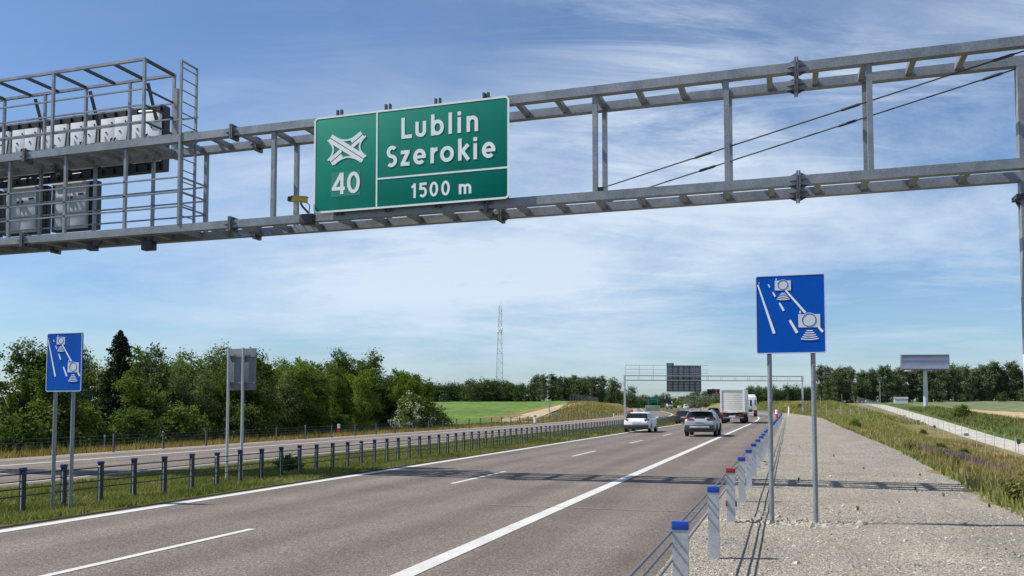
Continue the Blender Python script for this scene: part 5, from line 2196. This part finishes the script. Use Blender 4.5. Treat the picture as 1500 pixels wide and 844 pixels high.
q0, q1, qn = gant_pt(979.5), gant_pt(1030), gant_pt(990.5)
zof = lambda yy: 1.76 + (599 - yy) / 1260 * 157
ang = math.atan2(d_.y, d_.x)
sb = thing('direction_sign', tuple(A_ + d_ * (q0 + q1) / 2 + Vector((0, 0, zof(573)))), 'dark grey backs of the large direction signs on the middle distance gantry', 'direction sign')
SB_MAT = mat('ribbed_sign_back', (0.24, 0.25, 0.265), .55, .2, var=.12, scale=1.2)
for (u0, u1, y0, y1) in ((q0, q1, 535, 573.8), (q0, qn, 531.3, 534.8)):
    c = A_ + d_ * (u0 + u1) / 2 + nn * 1.25
    m_ = MB()
    m_.box((c.x, c.y, (zof(y0) + zof(y1)) / 2), (u1 - u0, .06, zof(y0) - zof(y1)), ang)
    m_.build('panel', SB_MAT, sb)
k = 0
for u in np.linspace(q0 + .05, q1 - .05, 7):
    c = A_ + d_ * u + nn * 1.17
    m_ = MB()
    zt = zof(531.3) if k < 2 else zof(535)
    m_.box((c.x, c.y, (zt + zof(573.8)) / 2), (.13, .10, zt - zof(573.8)), ang)
    m_.build('mounting_rail', GALV_DARK, sb)
    k += 1
for yy in np.linspace(537, 572, 9):
    c = A_ + d_ * (q0 + q1) / 2 + nn * 1.20
    m_ = MB()
    m_.box((c.x, c.y, zof(yy)), (q1 - q0 - .02, .03, .09), ang)
    m_.build('stiffener', GALV_DARK, sb)

# second far gantry with the dark message sign
xa, ya = view_xy(975, 430)
xb, yb = view_xy(1062, 445)
Z2 = 437
z2 = lambda yy: 1.76 + (599 - yy) / 1260 * Z2
fg2, A2_, d2_, nn2 = far_gantry('pale thin gantry far down the road under the big sign backs', xa, ya, xb, yb, z2(580.8), z2(575.5), 1.0)
x, y = view_xy(1047, 428)
vm = thing('message_sign', (x, y, z2(579)), 'dark overhead message sign with small red characters, left above the box truck', 'message sign')
m_ = MB()
m_.box((x, y, z2(574.5)), (7.6, .5, 2.6), .3)
m_.build('housing', BLACK, vm)
m_ = MB()
m_.box((x, y + .1, z2(580.5)), (5.6, .4, 1.2), .3)
m_.build('lower_panel', DARKGREY, vm)
redm = bpy.data.materials.new('lit_red_characters')
redm.use_nodes = True
pb = redm.node_tree.nodes['Principled BSDF']
pb.inputs['Base Color'].default_value = (.4, .02, .03, 1)
pb.inputs['Emission Color'].default_value = (1, .12, .15, 1)
pb.inputs['Emission Strength'].default_value = .5
m_ = MB()
ca, sa = math.cos(.3), math.sin(.3)
for u0, u1, dz in ((.35, .8, .4), (.35, .8, -.4), (2.0, 2.9, .45), (2.0, 2.9, -.1), (3.0, 3.6, .45), (2.0, 3.6, -.55)):
    c = (u0 + u1) / 2
    m_.box((x + c * ca + .27 * sa, y + c * sa - .27 * ca, z2(574.5) + dz), (u1 - u0, .03, .34), .3)
m_.build('characters', redm, vm)

# green sign far left of the bend, on its frame
x, y = view_xy(962, 330)
zz = lambda yy: 1.76 + (599 - yy) / 1260 * 330
gsn = thing('direction_sign', (x, y, gz(x, y)), 'small distant green direction sign panel beyond the left bank, above the far bend', 'direction sign')
m_ = MB()
m_.box((x - 1.5, y, zz(586.5)), (4.4, .08, 1.9), .3)
m_.build('panel', SIGN_GREEN, gsn)
m_ = MB()
m_.box((x - 1.1, y - .10, zz(585.2)), (2.4, .02, .35), .3)
m_.build('blank_band', mat('teal_sheeting', (.05, .36, .32), .4), gsn)
m_ = MB()
m_.box((x + 3.3, y + .6, zz(588)), (4.2, .08, 1.7), .3)
m_.build('dark_panel', DARKGREY, gsn)
for dx in (-3.2, .2, 2.2, 5):
    m_ = MB()
    m_.bar((x + dx, y + .15 + dx * .3, gz(x + dx, y) - .2), (x + dx, y + .15 + dx * .3, zz(584)), .14, .14)
    m_.build('post', GALV, gsn)
x, y = view_xy(956, 300)
nb_ = thing('noise_barrier', (x, y, gz(x, y)), 'low pale green barrier wall beside the far bend, right of the left bank', 'barrier wall')
m_ = MB()
m_.box((x, y, gz(x, y) + .9), (5.2, .15, 2.0), .35, bev=.02)
m_.build('panel', mat('pale_green_panel', (.36, .47, .30), .6, var=.12, scale=.7), nb_)
for e in (-2.5, 0, 2.5):
    m_ = MB()
    m_.box((x + e * math.cos(.35), y + e * math.sin(.35) - .1, gz(x, y) + .9), (.14, .14, 2.1), .35)
    m_.build('post', GALV_LIGHT, nb_)

# ------------------------------------------------------------------ lattice telecom mast
Zm = 395
x, y = view_xy(733, Zm)
zb_ = gz(x, y)
zt = 1.76 + (599 - 443) / 1260 * Zm
mast = thing('telecom_mast', (x, y, zb_), 'tall pale lattice telecom mast with antennas behind the green field', 'mast')
H_ = zt - zb_
MASTM = mat('pale_mast_steel', (.52, .55, .57), .5, .1, var=.08, scale=.3)


def mast_w(u):
    return 1.95 * (1 - u) ** 1.0 * .9 + .62


legs3 = [(math.cos(R(a)), math.sin(R(a))) for a in (200, 320, 80)]
for (cx_, cy_) in legs3:
    m_ = MB()
    m_.tube([(x + cx_ * mast_w(u), y + cy_ * mast_w(u), zb_ - .3 + (H_ * .97 + .3) * u) for u in np.linspace(0, 1, 9)],   .17, 6)
    m_.build('leg', MASTM, mast)
m_ = MB()
nb = 20
for k in range(nb):
    u0, u1 = k / nb * .97, (k + 1) / nb * .97
    for i in range(3):
        a, b = legs3[i], legs3[(i + 1) % 3]
        if k % 2:
            a, b = b, a
        m_.bar((x + a[0] * mast_w(u0), y + a[1] * mast_w(u0), zb_ + H_ * u0), (x + b[0] * mast_w(u1), y + b[1] * mast_w(u1), zb_ + H_ * u1), .18 if k < 6 else .11)
        m_.bar((x + a[0] * mast_w(u1), y + a[1] * mast_w(u1), zb_ + H_ * u1), (x + b[0] * mast_w(u1), y + b[1] * mast_w(u1), zb_ + H_ * u1), .07)
m_.build('lattice', MASTM, mast)
for (u, dx, dy, w_, h_) in ((.715, -.9, -.7, .5, 1.9), (.72, .0, -1.1, .5, 2.0), (.715, .9, -.7, .5, 1.9), (.90, .75, -.5, .45, 2.0), (.935, .55, -.6, .4, 1.8)):
    m_ = MB()
    m_.box((x + dx, y + dy, zb_ + H_ * u), (w_, .25, h_), bev=.05)
    m_.build('panel_antenna', TRUCK_WHITE, mast)
for (u, dx) in ((.70, -1.0), (.735, 1.05), (.70, .45)):
    m_ = MB()
    m_.lathe_x((x + dx, y - .8, zb_ + H_ * u), [(-.15, .0), (-.15, .42), (.15, .46), (.2, 0)], 14)
    m_.build('dish_antenna', TRUCK_WHITE, mast)
m_ = MB()
m_.tube([(x + .2, y, zb_ + H_ * .96), (x + .2, y, zb_ + H_ * 1.02)], .04, 6)
m_.build('lightning_rod', MASTM, mast)

# ------------------------------------------------------------------ billboard
Zb = 219
x, y = view_xy(1355.5, Zb)
zq = lambda yy: 1.76 + (599 - yy) / 1260 * Zb
bb = thing('billboard', (x, y, gz(x, y)), 'wide grey billboard with a blurred picture on a single thick pole', 'billboard')
a_ = R(14)
bw = 11.9


def b_poster(t, b, p):
    # a smeared, unreadable poster: soft bands of grey blue with a reddish patch
    tc = N(t, 'ShaderNodeTexCoord')
    s_ = N(t, 'ShaderNodeSeparateXYZ')
    t.links.new(tc.outputs['Generated'], s_.inputs[0])
    v = ramp(t, s_.outputs['Z'], [(0.0, (.36, .40, .48)), (.12, (.52, .58, .70)), (.38, (.32, .40, .60)), (.60, (.20, .26, .44)), (.70, (.34, .41, .58)), (.92, (.15, .17, .27))])
    u_ = ramp(t, s_.outputs['X'], [(.55, 0), (.74, .75), (.93, 0.1)])
    w_ = ramp(t, s_.outputs['Z'], [(.35, 0), (.65, 1), (.9, .1)])
    f_ = math_node(t, 'MULTIPLY', math_node(t, 'MULTIPLY', u_, w_), .55)
    c = mixrgb(t, f_, v, (.46, .27, .30))
    nn_ = noise(t, tc.outputs['Generated'], 3, 2, .5)
    c = mixrgb(t, 1, c, ramp(t, nn_, [(.3, .9), (.7, 1.1)]), 'MULTIPLY')
    t.links.new(c, b.inputs['Base Color'])
    b.inputs['Roughness'].default_value = .5


M_POSTER = world_mat('smeared_poster', b_poster)
zc_ = (zq(519.5) + zq(542)) / 2
hh_ = zq(519.5) - zq(542)
m_ = MB()
m_.box((x, y, zc_), (bw, .9, hh_), a_, bev=.05)
m_.build('frame', SIGN_BACK, bb)
pm = MB()
fx, fy = x + .462 * math.sin(a_), y - .462 * math.cos(a_)
pm.box((0, 0, 0), (bw - .35, .02, hh_ - .35))
po = pm.build('poster', M_POSTER, bb, local=True)
po.location = (fx - bb.location.x, fy - bb.location.y, zc_ - bb.location.z)
po.rotation_euler = (0, 0, a_)
m_ = MB()
m_.tube([(x, y, gz(x, y) - .3), (x, y, gz(x, y) + 5.2), (x, y, zc_ - hh_ / 2 - .02)], [.55, .52, .44], 18)
m_.build('pole', mat('pale_blue_grey_paint', (.42, .46, .49), .5, var=.08, scale=.8), bb)
m_ = MB()
m_.box((x - 4.6 * math.cos(a_) + .8 * math.sin(a_), y - 4.6 * math.sin(a_) - .8 * math.cos(a_), zc_ - hh_ / 2 - .25), (1.5, .8, .28), a_, bev=.04)
m_.build('lamp_box', TRUCK_WHITE, bb)
m_ = MB()
m_.box((x, y - .75, zc_ - hh_ / 2 - .06), (bw - .4, .5, .06), a_)
m_.build('catwalk', GALV_DARK, bb)

# ------------------------------------------------------------------ small roadside things
def marker(pxl, Z0, w_, h_, label, bands, name='guide_post', foot=0.0, cat='guide post'):
    x, y = view_xy(pxl, Z0)
    z = gz(x, y)
    t_ = thing(name, (x, y, z), label, cat)
    zz_ = z
    for (frac, m, nm) in bands:
        m_ = MB()
        m_.tube([(x, y, zz_ - (.1 if zz_ == z else 0)), (x, y, zz_ + h_ * frac)], w_ / 2, 12)
        m_.build(nm, m, t_)
        zz_ += h_ * frac
    return t_


marker(1137, 128, .40, 1.25, 'red and white guide board standing at the cable barrier, far end', [(.5, RED, 'red_band'), (.06, SIGN_WHITE, 'thin_band'), (.44, SIGN_WHITE, 'white_band')])
marker(783.5, 101, .30, 1.05, 'white marker post with dark cap and reddish foot at the far barrier', [(.22, mat('pinkish_paint', (.55, .33, .30), .5), 'foot_band'), (.62, SIGN_WHITE, 'white_band'), (.16, DARKGREY, 'cap')])
marker(497, 65.5, .20, 1.0, 'white and red striped marker post in front of the wood', [(.25, SIGN_WHITE, 'foot_band'), (.45, RED, 'red_band'), (.30, SIGN_WHITE, 'top_band')])
marker(1155, 158, .28, 1.7, 'white kilometre post on the mound left of the right far gantry leg', [(.9, SIGN_WHITE, 'shaft'), (.1, GREY_PAINT, 'cap')])
marker(899, 150, .14, 1.0, 'thin white guide post beyond the far barrier, left of the far gantry leg', [(.8, SIGN_WHITE, 'shaft'), (.2, DARKGREY, 'cap')])
marker(155, 43, .07, .9, 'short pale grey post in the dry grass before the left wood', [(.9, GALV, 'shaft'), (.1, SIGN_WHITE, 'cap')])
x, y = view_xy(1132.5, 185)
wb = thing('warning_board', (x, y, gz(x, y)), 'low orange red warning board where the barrier bends, beyond the red and white guide board', 'warning board')
m_ = MB()
m_.box((x, y, gz(x, y) + .62), (1.1, .06, .55), .1, bev=.01)
m_.build('panel', ORANGE, wb)
m_ = MB()
for e in (-.4, .4):
    m_.box((x + e, y + .06, gz(x, y) + .3), (.06, .06, .8))
m_.build('post', GALV, wb)
x, y = view_xy(1289, 300)
up = thing('utility_pole', (x, y, gz(x, y)), 'thin grey utility pole before the tall trees, left of the billboard', 'pole')
m_ = MB()
m_.tube([(x, y, gz(x, y) - .3), (x, y, gz(x, y) + 8.2)], [.16, .10], 8)
m_.build('shaft', GALV, up)
m_ = MB()
m_.bar((x - .7, y, gz(x, y) + 7.9), (x + .7, y, gz(x, y) + 7.9), .1, .1)
m_.build('crossarm', GALV, up)
x, y = view_xy(1319, 325)
sh = thing('shed', (x, y, gz(x, y)), 'low white shed at the foot of the tall trees, left of the billboard pole', 'shed')
m_ = MB()
m_.box((x, y, gz(x, y) + .9), (4.6, 3, 1.8))
m_.build('wall', GREY_PAINT, sh)
m_ = MB()
zq_ = gz(x, y) + 1.8
m_.add([(x - 2.5, y - 1.7, zq_), (x + 2.5, y - 1.7, zq_), (x + 2.5, y + 1.7, zq_), (x - 2.5, y + 1.7, zq_), (x - 2.5, y, zq_ + .7), (x + 2.5, y, zq_ + .7)], [(0, 1, 5, 4), (2, 3, 4, 5), (0, 4, 3), (1, 2, 5), (0, 3, 2, 1)])
m_.build('roof', GALV, sh)

# ------------------------------------------------------------------ weeds at the edge of the gravel (each plant its own)
def weed_proto(seed, h, n_st, lsize, flower=False):
    r2 = np.random.default_rng(seed)
    P, Nn = [], []
    st = MB()
    for k in range(n_st):
        a = r2.uniform(0, 6.28)
        sp = r2.uniform(.05, .4) * h
        hh = h * r2.uniform(.55, 1.1)
        tip = Vector((math.cos(a) * sp, math.sin(a) * sp, hh))
        st.tube([(0, 0, -.03), (tip.x * .35, tip.y * .35, hh * .5), tip], [.006, .005, .002], 4)
        n = 26
        u = r2.uniform(.1, 1, n)
        P.append(np.stack([tip.x * u ** 1.5, tip.y * u ** 1.5, hh * u], 1) + r2.normal(0, .035 + .02 * h, (n, 3)))
        Nn.append(r2.normal(0, .5, (n, 3)) + np.array([0, 0, .6]))
    P, Nn = np.concatenate(P), np.concatenate(Nn)
    P[:, 2] = np.maximum(P[:, 2], .01)
    V, F = leaf_quads(P, Nn, lsize, r2)
    lm = np_mesh('leaves', V, F, L_WEED, np.repeat(r2.uniform(0, 1, len(P)), 4))
    so_ = st.build('stems', L_WEED, local=True)
    sm_ = so_.data
    bpy.data.objects.remove(so_)
    return lm, sm_


WP = [weed_proto(200 + i, (.45, .6, .35, .7)[i], (9, 11, 8, 12)[i], (.085, .075, .09, .07)[i]) for i in range(4)]
rw = random.Random(12)
spots = []
yy = 12.4
while yy < 44:
    e = 4.35 + float(np.interp(yy, [0, 15, 45, 110], [-.6, -.5, .45, .9]))
    for q in range(2 if yy < 19 else 1):
        spots.append((e + rw.uniform(-.15, 1.5), yy + rw.uniform(-.3, .3), rw.randrange(4), rw.uniform(.55, 1.05)))
    yy += rw.uniform(.5, .95) * (1 if yy < 19 else 1.8)
for (x, y, k, sc) in spots:
    t_ = thing('weed', (x, y, gz(x, y)), 'leafy green weed in the ragged edge of grass along the gravel shoulder', 'weed', 'weeds along the gravel edge', rw.uniform(0, 6.28))
    t_.scale = (sc, sc, sc)
    link('leaves', WP[k][0], t_)
    link('stems', WP[k][1], t_)
lone = [(2.55, 20.3), (3.35, 17.2), (1.1, 16.0), (2.0, 26.5), (3.2, 24.5), (1.5, 33.0), (.2, 22.0), (2.9, 19.0), (.4, 40)]
for (x, y) in lone:
    t_ = thing('weed', (x, y, gz(x, y)), 'little weed sprouting alone out of the bare gravel shoulder', 'weed', 'lone weeds in the gravel', rw.uniform(0, 6.28))
    t_.scale = (.17, .17, .2)
    link('leaves', WP[2][0], t_)
    link('stems', WP[2][1], t_)
x, y = view_xy(1486.5, 17.6)
fl = thing('yellow_flower', (x, y, gz(x, y)), 'single yellow flower on a stalk at the gravel edge, right picture edge', 'flower')
zf = 1.76 + (599 - 726) / 1260 * 17.6
m_ = MB()
m_.tube([(x, y, gz(x, y) - .03), (x + .01, y, zf)], .006, 5)
m_.build('stalk', L_WEED, fl)
m_ = MB()
for k in range(12):
    a = k * math.pi / 6
    m_.bar((x + .01, y, zf), (x + .01 + .045 * math.cos(a), y - .01, zf + .045 * math.sin(a)), .02, .012)
m_.build('petals', mat('yellow_petals', (.70, .60, .03), .5), fl)
